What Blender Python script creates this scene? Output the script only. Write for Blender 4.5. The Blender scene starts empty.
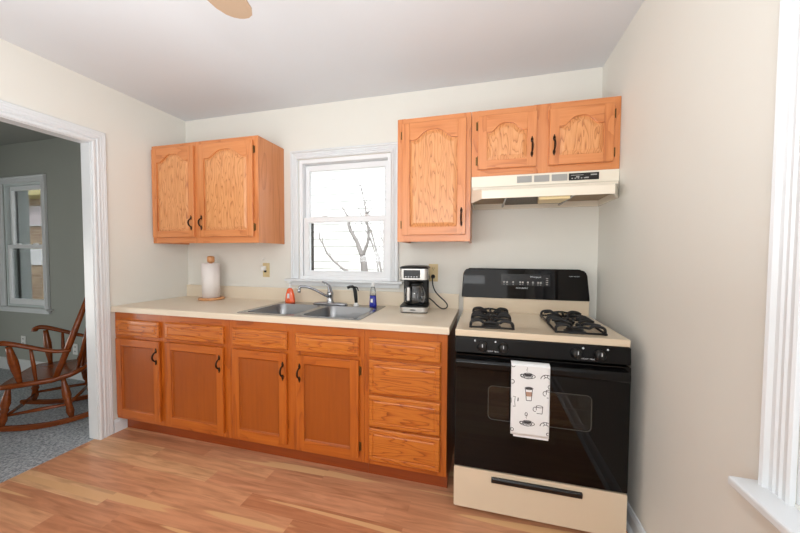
import bpy, bmesh, math, random
from mathutils import Vector, Matrix
random.seed(7)
I = 0.0254
PI = math.pi
sc = bpy.context.scene
COL = sc.collection

# ------------------------------------------------------------------ camera, light, exposure
W = 127.9      # room width, inches (left wall 0, right wall W)
H = 96.6       # ceiling height
cam_d = bpy.data.cameras.new('camera')
cam = bpy.data.objects.new('camera', cam_d); COL.objects.link(cam)
cam_d.sensor_width = 36.0
cam_d.lens = 36.0 * 318.05 / 800.0
cam_d.clip_start = 0.02; cam_d.clip_end = 200
_yaw, _pitch, _roll = 0.2597, -0.0356, 0.0046
_cy, _sy, _cp, _sp, _cr, _sr = math.cos(_yaw), math.sin(_yaw), math.cos(_pitch), math.sin(_pitch), math.cos(_roll), math.sin(_roll)
_f = Vector((-_sy*_cp, _cy*_cp, _sp)); _r = Vector((_cy, _sy, 0)); _u = _r.cross(_f)
_r2 = _cr*_r + _sr*_u; _u2 = -_sr*_r + _cr*_u
cam.matrix_world = Matrix.Translation(Vector((100.77, -88.93, 50.64))*I) @ Matrix((_r2, _u2, -_f)).transposed().to_4x4()
sc.camera = cam

sc.view_settings.view_transform = 'Standard'
sc.view_settings.look = 'None'
sc.view_settings.gamma = 1.0
sc.view_settings.use_curve_mapping = False
sc.view_settings.exposure = 0.0

wd = bpy.data.worlds.new('overcast_sky'); sc.world = wd; wd.use_nodes = True
bg = wd.node_tree.nodes['Background']
bg.inputs['Color'].default_value = (0.90, 0.95, 1.0, 1); bg.inputs['Strength'].default_value = 2.2

def light(name, kind, loc, power, rot=(0, 0, 0), size=None, size_y=None, color=(1, 1, 1), radius=None):
    d = bpy.data.lights.new(name, kind); d.energy = power; d.color = color
    o = bpy.data.objects.new(name, d); COL.objects.link(o)
    o.location = Vector(loc)*I; o.rotation_euler = rot
    if size: d.shape = 'RECTANGLE'; d.size = size*I; d.size_y = (size_y or size)*I
    if radius: d.shadow_soft_size = radius*I
    return o
light('sun', 'SUN', (60, -200, 300), 3.2, rot=(math.radians(42), 0, math.radians(4)), color=(1, .97, .92)).data.angle = math.radians(6)
# daylight from the big side window, camera flash, and two added fill panels
light('rear_fill', 'AREA', (66, -146, 56), 24, rot=(math.radians(90), 0, 0), size=100, size_y=70, color=(.95, .98, 1))  # added fill panel behind the camera; the wall there is solid
light('side_window_daylight', 'AREA', (W+34, -84, 62), 26, rot=(0, math.radians(90), 0), size=70, size_y=80, color=(.93, .97, 1))
light('camera_flash', 'POINT', (99, -92, 64), 17, radius=1.4, color=(.96, .98, 1))
light('bounced_flash', 'AREA', (66, -98, 52), 42, rot=(math.radians(172), 0, 0), size=70, color=(.93, .97, 1))
light('far_room_fill', 'AREA', (-130, -100, 30), 40, rot=(0, math.radians(-90), 0), size=50, size_y=50, color=(1, 1, .96))  # added fill panel standing inside the far room, brightens its grey walls

# ------------------------------------------------------------------ materials
MATS = {}
def newmat(name):
    m = bpy.data.materials.new(name); m.use_nodes = True; MATS[name] = m
    return m, m.node_tree.nodes, m.node_tree.links, m.node_tree.nodes['Principled BSDF']
def lin(c):
    def f(v):
        v /= 255.0
        return v/12.92 if v <= .04045 else ((v+.055)/1.055)**2.4
    return (f(c[0]), f(c[1]), f(c[2]), 1)
def plain(name, rgb, rough=.5, metal=0, spec=.5, coat=0, bump=0, bscale=200, var=0.04, trans=0, ior=1.45):
    m, N, L, b = newmat(name)
    b.inputs['Roughness'].default_value = rough; b.inputs['Metallic'].default_value = metal
    b.inputs['Specular IOR Level'].default_value = spec; b.inputs['Coat Weight'].default_value = coat
    b.inputs['Coat Roughness'].default_value = .08
    b.inputs['Transmission Weight'].default_value = trans; b.inputs['IOR'].default_value = ior
    tc = N.new('ShaderNodeTexCoord'); nz = N.new('ShaderNodeTexNoise'); nz.inputs['Scale'].default_value = 6
    nz.inputs['Detail'].default_value = 3
    L.new(tc.outputs['Object'], nz.inputs['Vector'])
    mx = N.new('ShaderNodeMix'); mx.data_type = 'RGBA'
    c = lin(rgb); k = 1-var
    mx.inputs[6].default_value = (c[0]*k, c[1]*k, c[2]*k, 1); mx.inputs[7].default_value = (min(1, c[0]*(1+var)), min(1, c[1]*(1+var)), min(1, c[2]*(1+var)), 1)
    L.new(nz.outputs['Fac'], mx.inputs[0]); L.new(mx.outputs[2], b.inputs['Base Color'])
    if bump:
        n2 = N.new('ShaderNodeTexNoise'); n2.inputs['Scale'].default_value = bscale
        L.new(tc.outputs['Object'], n2.inputs['Vector'])
        bp = N.new('ShaderNodeBump'); bp.inputs['Strength'].default_value = bump; bp.inputs['Distance'].default_value = .002
        L.new(n2.outputs['Fac'], bp.inputs['Height']); L.new(bp.outputs['Normal'], b.inputs['Normal'])
    return m
def oak(name, axis, dark, mid, lightc, ring=5.0, rough=.36, ringamt=.38, across=9, along=1.3):
    """axis: 0 = grain along X, 1 = along Y, 2 = along Z"""
    m, N, L, b = newmat(name)
    tc = N.new('ShaderNodeTexCoord'); oi = N.new('ShaderNodeObjectInfo')
    rv = N.new('ShaderNodeVectorMath'); rv.operation = 'SCALE'; rv.inputs[0].default_value = (3.1, 2.3, 4.7)
    L.new(oi.outputs['Random'], rv.inputs['Scale'])
    ad = N.new('ShaderNodeVectorMath'); ad.operation = 'ADD'
    L.new(tc.outputs['Object'], ad.inputs[0]); L.new(rv.outputs[0], ad.inputs[1])
    def stretched(across, along):
        mp = N.new('ShaderNodeMapping'); s = [across]*3; s[axis] = along
        mp.inputs['Scale'].default_value = s; L.new(ad.outputs[0], mp.inputs['Vector']); return mp
    a = stretched(across, along)
    n1 = N.new('ShaderNodeTexNoise'); n1.inputs['Scale'].default_value = 1; n1.inputs['Detail'].default_value = 2.2
    n1.inputs['Roughness'].default_value = .45
    L.new(a.outputs[0], n1.inputs['Vector'])
    mu = N.new('ShaderNodeMath'); mu.operation = 'MULTIPLY'; mu.inputs[1].default_value = ring
    L.new(n1.outputs['Fac'], mu.inputs[0])
    pp = N.new('ShaderNodeMath'); pp.operation = 'FRACT'; L.new(mu.outputs[0], pp.inputs[0])
    cr = N.new('ShaderNodeValToRGB'); e = cr.color_ramp.elements
    e[0].position = 0; e[0].color = (0, 0, 0, 1); e[1].position = .75; e[1].color = (1, 1, 1, 1)
    x = e.new(.25); x.color = (.75, .75, .75, 1); x = e.new(.92); x.color = (.8, .8, .8, 1)
    L.new(pp.outputs[0], cr.inputs[0])
    f = stretched(320, 9)
    n2 = N.new('ShaderNodeTexNoise'); n2.inputs['Scale'].default_value = 1; n2.inputs['Detail'].default_value = 2
    L.new(f.outputs[0], n2.inputs['Vector'])
    g = stretched(60, 3)
    n3 = N.new('ShaderNodeTexNoise'); n3.inputs['Scale'].default_value = 1; n3.inputs['Detail'].default_value = 3
    L.new(g.outputs[0], n3.inputs['Vector'])
    m1 = N.new('ShaderNodeMix'); m1.data_type = 'FLOAT'; m1.inputs[0].default_value = ringamt
    L.new(n3.outputs['Fac'], m1.inputs[2]); L.new(cr.outputs[0], m1.inputs[3])
    m2 = N.new('ShaderNodeMix'); m2.data_type = 'FLOAT'; m2.inputs[0].default_value = .28
    L.new(m1.outputs[0], m2.inputs[2]); L.new(n2.outputs['Fac'], m2.inputs[3])
    c2 = N.new('ShaderNodeValToRGB'); q = c2.color_ramp.elements
    q[0].position = .15; q[0].color = lin(dark); q[1].position = .85; q[1].color = lin(lightc)
    y = q.new(.5); y.color = lin(mid)
    L.new(m2.outputs[0], c2.inputs[0]); L.new(c2.outputs[0], b.inputs['Base Color'])
    b.inputs['Roughness'].default_value = rough; b.inputs['Coat Weight'].default_value = .35; b.inputs['Coat Roughness'].default_value = .22
    bp = N.new('ShaderNodeBump'); bp.inputs['Strength'].default_value = .12; bp.inputs['Distance'].default_value = .0006
    L.new(m2.outputs[0], bp.inputs['Height']); L.new(bp.outputs['Normal'], b.inputs['Normal'])
    return m

D_, M_, L_ = (166, 88, 42), (206, 128, 72), (222, 148, 92)
OV = oak('oak_grain_vertical', 2, D_, M_, L_)
OH = oak('oak_grain_horizontal', 0, D_, M_, L_)
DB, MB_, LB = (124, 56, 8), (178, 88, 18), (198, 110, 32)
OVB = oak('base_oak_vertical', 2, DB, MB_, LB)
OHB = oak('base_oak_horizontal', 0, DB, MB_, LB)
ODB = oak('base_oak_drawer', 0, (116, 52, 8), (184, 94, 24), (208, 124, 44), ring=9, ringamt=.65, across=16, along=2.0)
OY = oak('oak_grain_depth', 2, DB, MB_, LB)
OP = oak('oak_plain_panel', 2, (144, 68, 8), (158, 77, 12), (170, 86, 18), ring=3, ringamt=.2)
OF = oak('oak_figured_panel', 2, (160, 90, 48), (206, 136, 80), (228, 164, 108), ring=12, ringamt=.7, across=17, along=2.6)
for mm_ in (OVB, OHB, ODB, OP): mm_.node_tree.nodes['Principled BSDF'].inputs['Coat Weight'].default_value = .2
CH = oak('chair_maple_varnish', 0, (88, 38, 8), (126, 58, 14), (148, 74, 22), ring=4, rough=.26, ringamt=.3)
CH.node_tree.nodes['Principled BSDF'].inputs['Coat Weight'].default_value = .1
TREENWOOD = oak('turned_light_wood', 2, (176, 112, 60), (206, 146, 92), (220, 164, 112), ring=4, rough=.4, ringamt=.3)
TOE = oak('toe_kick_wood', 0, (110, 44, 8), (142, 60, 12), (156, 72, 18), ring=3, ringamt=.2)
WALL = plain('wall_paint_warm_white', (227, 225, 217), .75, bump=.08, bscale=300, var=.01)
CEIL = plain('ceiling_paint', (221, 225, 229), .9, bump=.05, var=.01)
TRIM = plain('white_gloss_trim', (224, 227, 229), .32, var=.01)
VINYL = plain('white_vinyl_window', (236, 238, 240), .35, var=.01)
GREYWALL = plain('wall_paint_grey', (160, 163, 156), .8, bump=.05, var=.02)
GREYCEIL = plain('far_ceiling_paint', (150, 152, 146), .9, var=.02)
LAMINATE = plain('cream_laminate', (228, 214, 192), .35, bump=.02, bscale=900, var=.025)
CREAM = plain('cream_enamel', (236, 227, 210), .22, coat=.5, var=.01)
CREAMS = plain('range_cream_dimmed', (222, 204, 178), .22, coat=.4, var=.01)  # range's cream kept darker than the hood's, light falloff put into the colour
CREAMD = plain('beige_enamel', (206, 190, 164), .35, var=.02)
BLACKG = plain('black_glass', (6, 5, 5), .04, spec=.3, var=.02)
BLACK = plain('black_enamel', (8, 8, 9), .24, spec=.3, var=.05)
BLACKM = plain('black_cast_iron', (20, 20, 22), .42, bump=.2, bscale=500, var=.1)
BLACKP = plain('black_plastic', (16, 16, 17), .35, var=.05)
GREYP = plain('dark_grey_panel', (24, 25, 28), .2, var=.05)
PRINT = plain('pale_print', (205, 208, 212), .5, var=.01)
BRONZE = plain('antique_bronze', (58, 42, 30), .38, metal=.85, bump=.25, bscale=400, var=.3)
BRASS = plain('aged_brass', (112, 84, 48), .35, metal=.85, var=.25)
STEEL = plain('brushed_steel', (160, 161, 162), .24, metal=1, bump=.06, bscale=900, var=.05)
STEELB = plain('bowl_steel', (146, 147, 149), .32, metal=1, bump=.05, bscale=900, var=.06)
CHROME = plain('chrome', (170, 173, 178), .1, metal=1, var=.01)
SILVER = plain('silver_plastic', (190, 188, 184), .25, metal=.7, var=.03)
GREYV = plain('grey_vent_slot', (168, 166, 162), .5, var=.03)
ALMOND = plain('almond_plastic', (214, 194, 148), .4, var=.02)
WHITEP = plain('white_plastic', (236, 236, 234), .35, var=.01)
PAPER = plain('paper_towel', (238, 232, 228), .9, bump=.5, bscale=260, var=.02)
CLOTH = plain('white_cotton', (232, 232, 232), .9, bump=.2, bscale=700, var=.01)
INK = plain('charcoal_ink', (62, 60, 62), .9, var=.02)
INKT = plain('tan_ink', (178, 142, 122), .9, var=.02)
BULBC = plain('yellowed_lens', (244, 222, 170), .4, var=.03)
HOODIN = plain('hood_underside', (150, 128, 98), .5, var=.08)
FILTER = plain('grease_filter', (96, 86, 72), .5, metal=.5, bump=.6, bscale=500, var=.1)
ORANGE = plain('orange_liquid', (232, 92, 40), .15, coat=.6, var=.02)
BLUE = plain('blue_liquid', (34, 44, 150), .1, coat=.6, var=.03)
SIDING = plain('white_siding', (240, 240, 240), .6, var=.01)
SOFFIT = plain('cream_soffit', (222, 210, 150), .6, var=.02)
ALU = plain('pale_aluminium_jamb', (214, 222, 222), .4, var=.01)
BARK = plain('grey_bark', (140, 136, 136), .9, bump=.6, bscale=60, var=.3)
GRASS = plain('winter_grass', (120, 122, 84), 1, bump=.8, bscale=40, var=.25)
FANW = plain('fan_blade_tan', (176, 152, 128), .45, var=.03)
DARKGAP = plain('dark_rubber_seal', (30, 30, 30), .7, var=.02)

def glass(name, tint=(1, 1, 1), gloss=.08, rough=0):
    m, N, L, b = newmat(name)
    N.remove(b); out = N['Material Output']
    t = N.new('ShaderNodeBsdfTransparent'); t.inputs[0].default_value = (*tint, 1)
    g = N.new('ShaderNodeBsdfGlossy'); g.inputs['Roughness'].default_value = rough
    fr = N.new('ShaderNodeFresnel'); fr.inputs[0].default_value = 1.45
    ml = N.new('ShaderNodeMath'); ml.operation = 'MULTIPLY_ADD'; ml.inputs[1].default_value = .8; ml.inputs[2].default_value = gloss*.2
    L.new(fr.outputs[0], ml.inputs[0])
    mx = N.new('ShaderNodeMixShader'); L.new(ml.outputs[0], mx.inputs[0]); L.new(t.outputs[0], mx.inputs[1]); L.new(g.outputs[0], mx.inputs[2])
    L.new(mx.outputs[0], out.inputs[0]); return m
PANE = glass('window_glass')
OVENPANE = glass('oven_window_glass', (.30, .27, .22), .1, .02)
CLEAR = glass('clear_plastic', (.88, .9, .92), .3, .05)
CARAFE = glass('carafe_glass', (.72, .74, .76), .4, .02)

# laminate plank floor: planks along X, each piece of its own tone
m, N, L, b = newmat('plank_floor'); FLOORM = m
tc = N.new('ShaderNodeTexCoord'); br = N.new('ShaderNodeTexBrick')
br.inputs['Scale'].default_value = 1; br.inputs['Brick Width'].default_value = 33*I; br.inputs['Row Height'].default_value = 3.7*I
br.inputs['Mortar Size'].default_value = .0006; br.inputs['Mortar Smooth'].default_value = .2; br.offset = .37; br.offset_frequency = 2; br.squash = 1.25; br.squash_frequency = 3
br.inputs['Color1'].default_value = (0, 0, 0, 1); br.inputs['Color2'].default_value = (1, 1, 1, 1); br.inputs['Mortar'].default_value = (.35, .35, .35, 1)
L.new(tc.outputs['Object'], br.inputs['Vector'])
cr = N.new('ShaderNodeValToRGB'); cr.color_ramp.interpolation = 'LINEAR'; e = cr.color_ramp.elements
e[0].position = 0; e[0].color = lin((190, 128, 92)); e[1].position = 1; e[1].color = lin((224, 182, 138))
for pz, c in ((.3, (200, 142, 106)), (.62, (206, 148, 112)), (.84, (208, 152, 114)), (.93, (224, 182, 138))):
    x = e.new(pz); x.color = lin(c)
L.new(br.outputs['Color'], cr.inputs[0])
mp = N.new('ShaderNodeMapping'); mp.inputs['Scale'].default_value = (2.6, 26, 1); L.new(tc.outputs['Object'], mp.inputs['Vector'])
va = N.new('ShaderNodeVectorMath'); va.operation = 'MULTIPLY_ADD'; va.inputs[1].default_value = (7, 9, 5); L.new(br.outputs['Color'], va.inputs[0]); L.new(mp.outputs[0], va.inputs[2])
nz = N.new('ShaderNodeTexNoise'); nz.inputs['Scale'].default_value = 1.3; nz.inputs['Detail'].default_value = 4; nz.inputs['Distortion'].default_value = .8
L.new(va.outputs[0], nz.inputs['Vector'])
c3 = N.new('ShaderNodeValToRGB'); q = c3.color_ramp.elements; q[0].position = .3; q[0].color = (.74, .68, .62, 1); q[1].position = .62; q[1].color = (1.08, 1.08, 1.06, 1)
L.new(nz.outputs['Fac'], c3.inputs[0])
mm = N.new('ShaderNodeMix'); mm.data_type = 'RGBA'; mm.blend_type = 'MULTIPLY'; mm.inputs[0].default_value = 1
L.new(cr.outputs[0], mm.inputs[6]); L.new(c3.outputs[0], mm.inputs[7]); L.new(mm.outputs[2], b.inputs['Base Color'])
sp = N.new('ShaderNodeMapping'); sp.inputs['Scale'].default_value = (.55, 13, 1); L.new(tc.outputs['Object'], sp.inputs['Vector'])
sa = N.new('ShaderNodeVectorMath'); sa.operation = 'MULTIPLY_ADD'; sa.inputs[1].default_value = (0, .6, 0); L.new(br.outputs['Color'], sa.inputs[0]); L.new(sp.outputs[0], sa.inputs[2])
sn = N.new('ShaderNodeTexNoise'); sn.inputs['Scale'].default_value = 1; sn.inputs['Detail'].default_value = 1; L.new(sa.outputs[0], sn.inputs['Vector'])
sr = N.new('ShaderNodeValToRGB'); e = sr.color_ramp.elements; e[0].position = .615; e[0].color = (0, 0, 0, 1); e[1].position = .63; e[1].color = (1, 1, 1, 1)
L.new(sn.outputs['Fac'], sr.inputs[0])
fm = N.new('ShaderNodeMix'); fm.data_type = 'RGBA'; L.new(sr.outputs[0], fm.inputs[0]); L.new(mm.outputs[2], fm.inputs[6]); fm.inputs[7].default_value = lin((218, 172, 124)); L.new(fm.outputs[2], b.inputs['Base Color'])
b.inputs['Roughness'].default_value = .33
# carpet
m, N, L, b = newmat('grey_carpet'); CARPET = m
tc = N.new('ShaderNodeTexCoord'); nz = N.new('ShaderNodeTexNoise'); nz.inputs['Scale'].default_value = 75; nz.inputs['Detail'].default_value = 4; nz.inputs['Roughness'].default_value = .7
L.new(tc.outputs['Object'], nz.inputs['Vector'])
cr = N.new('ShaderNodeValToRGB'); e = cr.color_ramp.elements; e[0].position = .35; e[0].color = lin((112, 116, 120)); e[1].position = .65; e[1].color = lin((196, 200, 204))
L.new(nz.outputs['Fac'], cr.inputs[0]); L.new(cr.outputs[0], b.inputs['Base Color']); b.inputs['Roughness'].default_value = 1
bp = N.new('ShaderNodeBump'); bp.inputs['Strength'].default_value = .9; bp.inputs['Distance'].default_value = .006
L.new(nz.outputs['Fac'], bp.inputs['Height']); L.new(bp.outputs['Normal'], b.inputs['Normal'])
# brick
m, N, L, b = newmat('tan_brick'); BRICK = m
tc = N.new('ShaderNodeTexCoord'); mp = N.new('ShaderNodeMapping'); mp.inputs['Rotation'].default_value = (PI/2, 0, 0); L.new(tc.outputs['Object'], mp.inputs['Vector'])
br = N.new('ShaderNodeTexBrick'); br.inputs['Scale'].default_value = 1; br.inputs['Brick Width'].default_value = 8.5*I; br.inputs['Row Height'].default_value = 2.9*I; br.inputs['Mortar Size'].default_value = .006
br.inputs['Color1'].default_value = lin((150, 122, 98)); br.inputs['Color2'].default_value = lin((188, 164, 136)); br.inputs['Mortar'].default_value = lin((196, 186, 170))
L.new(mp.outputs[0], br.inputs['Vector']); L.new(br.outputs['Color'], b.inputs['Base Color']); b.inputs['Roughness'].default_value = .9

# ------------------------------------------------------------------ mesh helpers (all in inches)
ORG = {}
def catmull(pts, n=8):
    P = [Vector(p) for p in pts]; P = [2*P[0]-P[1]] + P + [2*P[-1]-P[-2]]; out = []
    for i in range(1, len(P)-2):
        for k in range(n):
            t = k/n
            out.append(.5*((2*P[i]) + (-P[i-1]+P[i+1])*t + (2*P[i-1]-5*P[i]+4*P[i+1]-P[i+2])*t*t + (-P[i-1]+3*P[i]-3*P[i+1]+P[i+2])*t**3))
    out.append(P[-2]); return out
class MB:
    def __init__(s): s.bm = bmesh.new()
    def face(s, vs, mat=0, smooth=False):
        try:
            f = s.bm.faces.new(vs)
        except ValueError:
            return None
        f.material_index = mat; f.smooth = smooth; return f
    def box(s, x0, x1, y0, y1, z0, z1, mat=0):
        if x0 > x1: x0, x1 = x1, x0
        if y0 > y1: y0, y1 = y1, y0
        if z0 > z1: z0, z1 = z1, z0
        v = [s.bm.verts.new((x, y, z)) for x in (x0, x1) for y in (y0, y1) for z in (z0, z1)]
        for q in ((0, 1, 3, 2), (4, 6, 7, 5), (0, 4, 5, 1), (2, 3, 7, 6), (0, 2, 6, 4), (1, 5, 7, 3)):
            s.face([v[i] for i in q], mat)
        return s
    def poly(s, loop, holes=(), mat=0):
        """fill planar loops (lists of verts) with holes; returns faces"""
        edges = []
        for lp in (loop, *holes):
            for i in range(len(lp)):
                a, b = lp[i], lp[(i+1) % len(lp)]
                e = s.bm.edges.get((a, b)) or s.bm.edges.new((a, b)); edges.append(e)
        r = bmesh.ops.triangle_fill(s.bm, edges=edges, use_beauty=True, use_dissolve=False)
        for g in r['geom']:
            if isinstance(g, bmesh.types.BMFace): g.material_index = mat
    def prism(s, pts, fn, d0, d1, mat=0, smooth=False, holes=()):
        """pts 2D outline; fn(a, b, d) -> xyz; extruded from d0 to d1"""
        L0 = [s.bm.verts.new(fn(a, b, d0)) for a, b in pts]; L1 = [s.bm.verts.new(fn(a, b, d1)) for a, b in pts]
        h0 = [[s.bm.verts.new(fn(a, b, d0)) for a, b in h] for h in holes]; h1 = [[s.bm.verts.new(fn(a, b, d1)) for a, b in h] for h in holes]
        for A, B in [(L0, L1)] + list(zip(h0, h1)):
            n = len(A)
            for i in range(n): s.face([A[i], A[(i+1) % n], B[(i+1) % n], B[i]], mat, smooth)
        s.poly(L0, h0, mat); s.poly(L1, h1, mat)
        return s
    def loft(s, loops, closed=True, cap0=False, cap1=False, mat=0, smooth=False):
        V = [[s.bm.verts.new(p) for p in lp] for lp in loops]
        for A, B in zip(V, V[1:]):
            n = len(A)
            for i in range(n if closed else n-1): s.face([A[i], A[(i+1) % n], B[(i+1) % n], B[i]], mat, smooth)
        if cap0: s.face(V[0][::-1], mat)
        if cap1: s.face(V[-1], mat)
        return s
    def tube(s, pts, r, seg=10, mat=0, flat=1.0, cap=True, up=(0, 0, 1)):
        pts = [Vector(p) for p in pts]; n = len(pts)
        R = r if isinstance(r, (list, tuple)) else [r]*n
        loops = []; U = None
        for i, p in enumerate(pts):
            t = (pts[min(i+1, n-1)] - pts[max(i-1, 0)]).normalized()
            if U is None:
                U = Vector(up)
                if abs(t.dot(U)) > .95: U = Vector((1, 0, 0))
            U = (U - t*t.dot(U)).normalized(); V = t.cross(U)
            loops.append([p + (U*math.cos(2*PI*k/seg)*flat + V*math.sin(2*PI*k/seg))*R[i] for k in range(seg)])
        return s.loft(loops, True, cap, cap, mat, True)
    def lathe(s, prof, c=(0, 0, 0), seg=24, mat=0, axis='z', smooth=True, sx=1, sy=1):
        """prof [(r, h)...]"""
        def P(r, h, a):
            x, y = r*math.cos(a)*sx, r*math.sin(a)*sy
            if axis == 'z': q = (x, y, h)
            elif axis == 'y': q = (x, h, y)
            else: q = (h, x, y)
            return Vector(q) + Vector(c)
        loops = [[P(max(r, .0005), h, 2*PI*k/seg) for k in range(seg)] for r, h in prof]
        return s.loft(loops, True, prof[0][0] > .01, prof[-1][0] > .01, mat, smooth)
    def done(s, name, mats, parent=None, bevel=0, kind=None, seg=2, org=None):
        bmesh.ops.remove_doubles(s.bm, verts=s.bm.verts, dist=1e-5)
        bmesh.ops.recalc_face_normals(s.bm, faces=s.bm.faces)
        o0 = ORG.get(parent.name, Vector((0, 0, 0))) if parent else Vector(org or (0, 0, 0))
        for v in s.bm.verts: v.co = (v.co - o0)*I
        me = bpy.data.meshes.new(name); s.bm.to_mesh(me); s.bm.free()
        for mt in (mats if isinstance(mats, (list, tuple)) else [mats]): me.materials.append(mt)
        o = bpy.data.objects.new(name, me); COL.objects.link(o)
        if parent: o.parent = parent; ORG[o.name] = o0
        else: o.location = o0*I; ORG[o.name] = o0
        if bevel:
            b = o.modifiers.new('edge', 'BEVEL'); b.width = bevel*I; b.segments = seg; b.limit_method = 'ANGLE'; b.angle_limit = math.radians(35)
        if kind: o['kind'] = kind
        return o
def box(name, mat, x0, x1, y0, y1, z0, z1, parent=None, bevel=0, kind=None):
    return MB().box(x0, x1, y0, y1, z0, z1).done(name, mat, parent, bevel, kind)
def thing(name, label, cat, loc=(0, 0, 0), group=None, local=False):
    o = bpy.data.objects.new(name, None); COL.objects.link(o); o.empty_display_size = .05
    o.location = Vector(loc)*I; ORG[o.name] = Vector((0, 0, 0)) if local else Vector(loc)
    o['label'] = label; o['category'] = cat
    if group: o['group'] = group
    return o
def setting(name, loc=(0, 0, 0)):
    o = bpy.data.objects.new(name, None); COL.objects.link(o); o.location = Vector(loc)*I; ORG[o.name] = Vector(loc); o['kind'] = 'structure'; return o
def tag(o, label, cat, group=None):
    o['label'] = label; o['category'] = cat
    if group: o['group'] = group
    return o
def rrect(x0, x1, y0, y1, r, n=5):
    out = []
    for cx, cy, a0 in ((x1-r, y1-r, 0), (x0+r, y1-r, 90), (x0+r, y0+r, 180), (x1-r, y0+r, 270)):
        for k in range(n+1):
            a = math.radians(a0 + 90*k/n); out.append((cx + r*math.cos(a), cy + r*math.sin(a)))
    return out
XZ = lambda a, b, d: (a, d, b)     # outline in x,z extruded along y
YZ = lambda a, b, d: (d, a, b)     # outline in y,z extruded along x
XY = lambda a, b, d: (a, b, d)     # outline in x,y extruded along z

# ------------------------------------------------------------------ room shell
YB = -150
BWIN = (44.2, 74.2, 43.0, 80.2)            # kitchen window opening x0 x1 z0 z1 in the back wall
def wall_y(name, mat, x0, x1, y0, y1, hole=None, h=H):
    m = MB()
    if hole:
        a, b_, c, d = hole
        m.box(x0, a, y0, y1, 0, h); m.box(b_, x1, y0, y1, 0, h); m.box(a, b_, y0, y1, 0, c); m.box(a, b_, y0, y1, d, h)
    else: m.box(x0, x1, y0, y1, 0, h)
    return m.done(name, mat, kind='structure')
def wall_x(name, mat, x0, x1, y0, y1, hole=None, h=H):
    m = MB()
    if hole:
        a, b_, c, d = hole
        m.box(x0, x1, y0, a, 0, h); m.box(x0, x1, b_, y1, 0, h)
        if c > 0: m.box(x0, x1, a, b_, 0, c)
        m.box(x0, x1, a, b_, d, h)
    else: m.box(x0, x1, y0, y1, 0, h)
    return m.done(name, mat, kind='structure')
FWIN = (-99.2, -74.2, 28.0, 80.2)           # far room window
wall_y('wall_back', WALL, 0, W, 0, 5.5, BWIN)
wall_x('wall_right', WALL, W, W+5.5, YB, 5.5, (-100, -53.0, 28.6, 80))
wall_y('wall_front', WALL, 0, W, YB-5, YB)
DO0, DO1 = -64.0, -27.9
wall_x('wall_left', WALL, -2.0, 0, YB-5, 5.5, (DO0, DO1, 0, 80.2))
wall_x('wall_left_far_side', GREYWALL, -3.4, -2.0, YB-5, 5.5, (DO0, DO1, 0, 80.2))
box('floor', FLOORM, -1.7, W, YB, 0, -.8, 0, kind='structure')
box('ceiling', CEIL, -3, W+5.5, YB-5, 5.5, H, H+3, kind='structure')
wall_y('wall_far_room_back', GREYWALL, -176, -3.4, 0, 5.5, FWIN)
wall_x('wall_far_room_left', GREYWALL, -176, -170, YB-5, 0)
wall_y('wall_far_room_front', GREYWALL, -170, -3.4, YB-5, YB)
box('floor_far_room', CARPET, -170, -1.7, YB, 0, -.8, 0.12, kind='structure')
box('ceiling_far_room', GREYCEIL, -176, -3, YB-5, 5.5, H, H+3, kind='structure')
box('ground', GRASS, -900, 500, 5.6, 900, -14, -12, kind='structure')

PROF = [(0, 0), (0, .5), (.25, .62), (.5, .42), (.85, .42), (1.0, .6), (1.15, .42), (1.5, .42), (1.65, .6), (1.8, .42), (2.3, .45), (2.5, .85), (2.85, .95), (3.15, .8), (3.25, 0)]
PROFS = [(0, 0), (0, .45), (.35, .5), (.5, .4), (1.5, .45), (1.7, .75), (2.1, .85), (2.35, .7), (2.4, 0)]
PROFR = [(0, 0), (0, .5), (.3, .65), (.6, .4), (1.1, .4), (1.25, .62), (1.4, .4), (1.95, .4), (2.1, .62), (2.25, .4), (2.8, .5), (3.0, .95), (3.4, 1.05), (3.6, .8), (3.65, 0)]
def casing(name, mat, fn, a0, a1, zb, zt, prof, parent=None, bottom=False, kind=None):
    """mitred casing round an opening; fn(a, z, h) -> xyz"""
    m = MB()
    st = [lambda t, h: fn(a0-t, zb, h), lambda t, h: fn(a0-t, zt+t, h), lambda t, h: fn(a1+t, zt+t, h), lambda t, h: fn(a1+t, zb, h)]
    m.loft([[s(t, h) for t, h in prof] for s in st], True, True, True)
    return m.done(name, mat, parent, kind=kind)

# kitchen window -------------------------------------------------------------
def sash(parent, name, x0, x1, z0, z1, gx0, gx1, gz0, gz1, y0, y1, fn=XZ):
    m = MB(); m.prism([(x0, z0), (x1, z0), (x1, z1), (x0, z1)], fn, y0, y1, holes=[[(gx0, gz0), (gx1, gz0), (gx1, gz1), (gx0, gz1)]])
    # glazing bead
    e = .28
    m.prism([(gx0-e, gz0-e), (gx1+e, gz0-e), (gx1+e, gz1+e), (gx0-e, gz1+e)], fn, y0-.16*(1 if y1 > y0 else -1), y0, holes=[[(gx0, gz0), (gx1, gz0), (gx1, gz1), (gx0, gz1)]])
    s = m.done(name, VINYL, parent, bevel=.06)
    ym = (y0+y1)/2
    g = MB(); g.prism([(gx0-.2, gz0-.2), (gx1+.2, gz0-.2), (gx1+.2, gz1+.2), (gx0-.2, gz1+.2)], fn, ym-.06, ym+.06)
    g.done('pane', PANE, s)
    return s
w1 = setting('window_1', (59, 0, 43))
casing('casing', TRIM, lambda a, z, h: (a, -h, z), BWIN[0]-.1, BWIN[1]+.1, 43.1, BWIN[3]+.1, [(t*.78, h) for t, h in PROF], w1)
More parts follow.
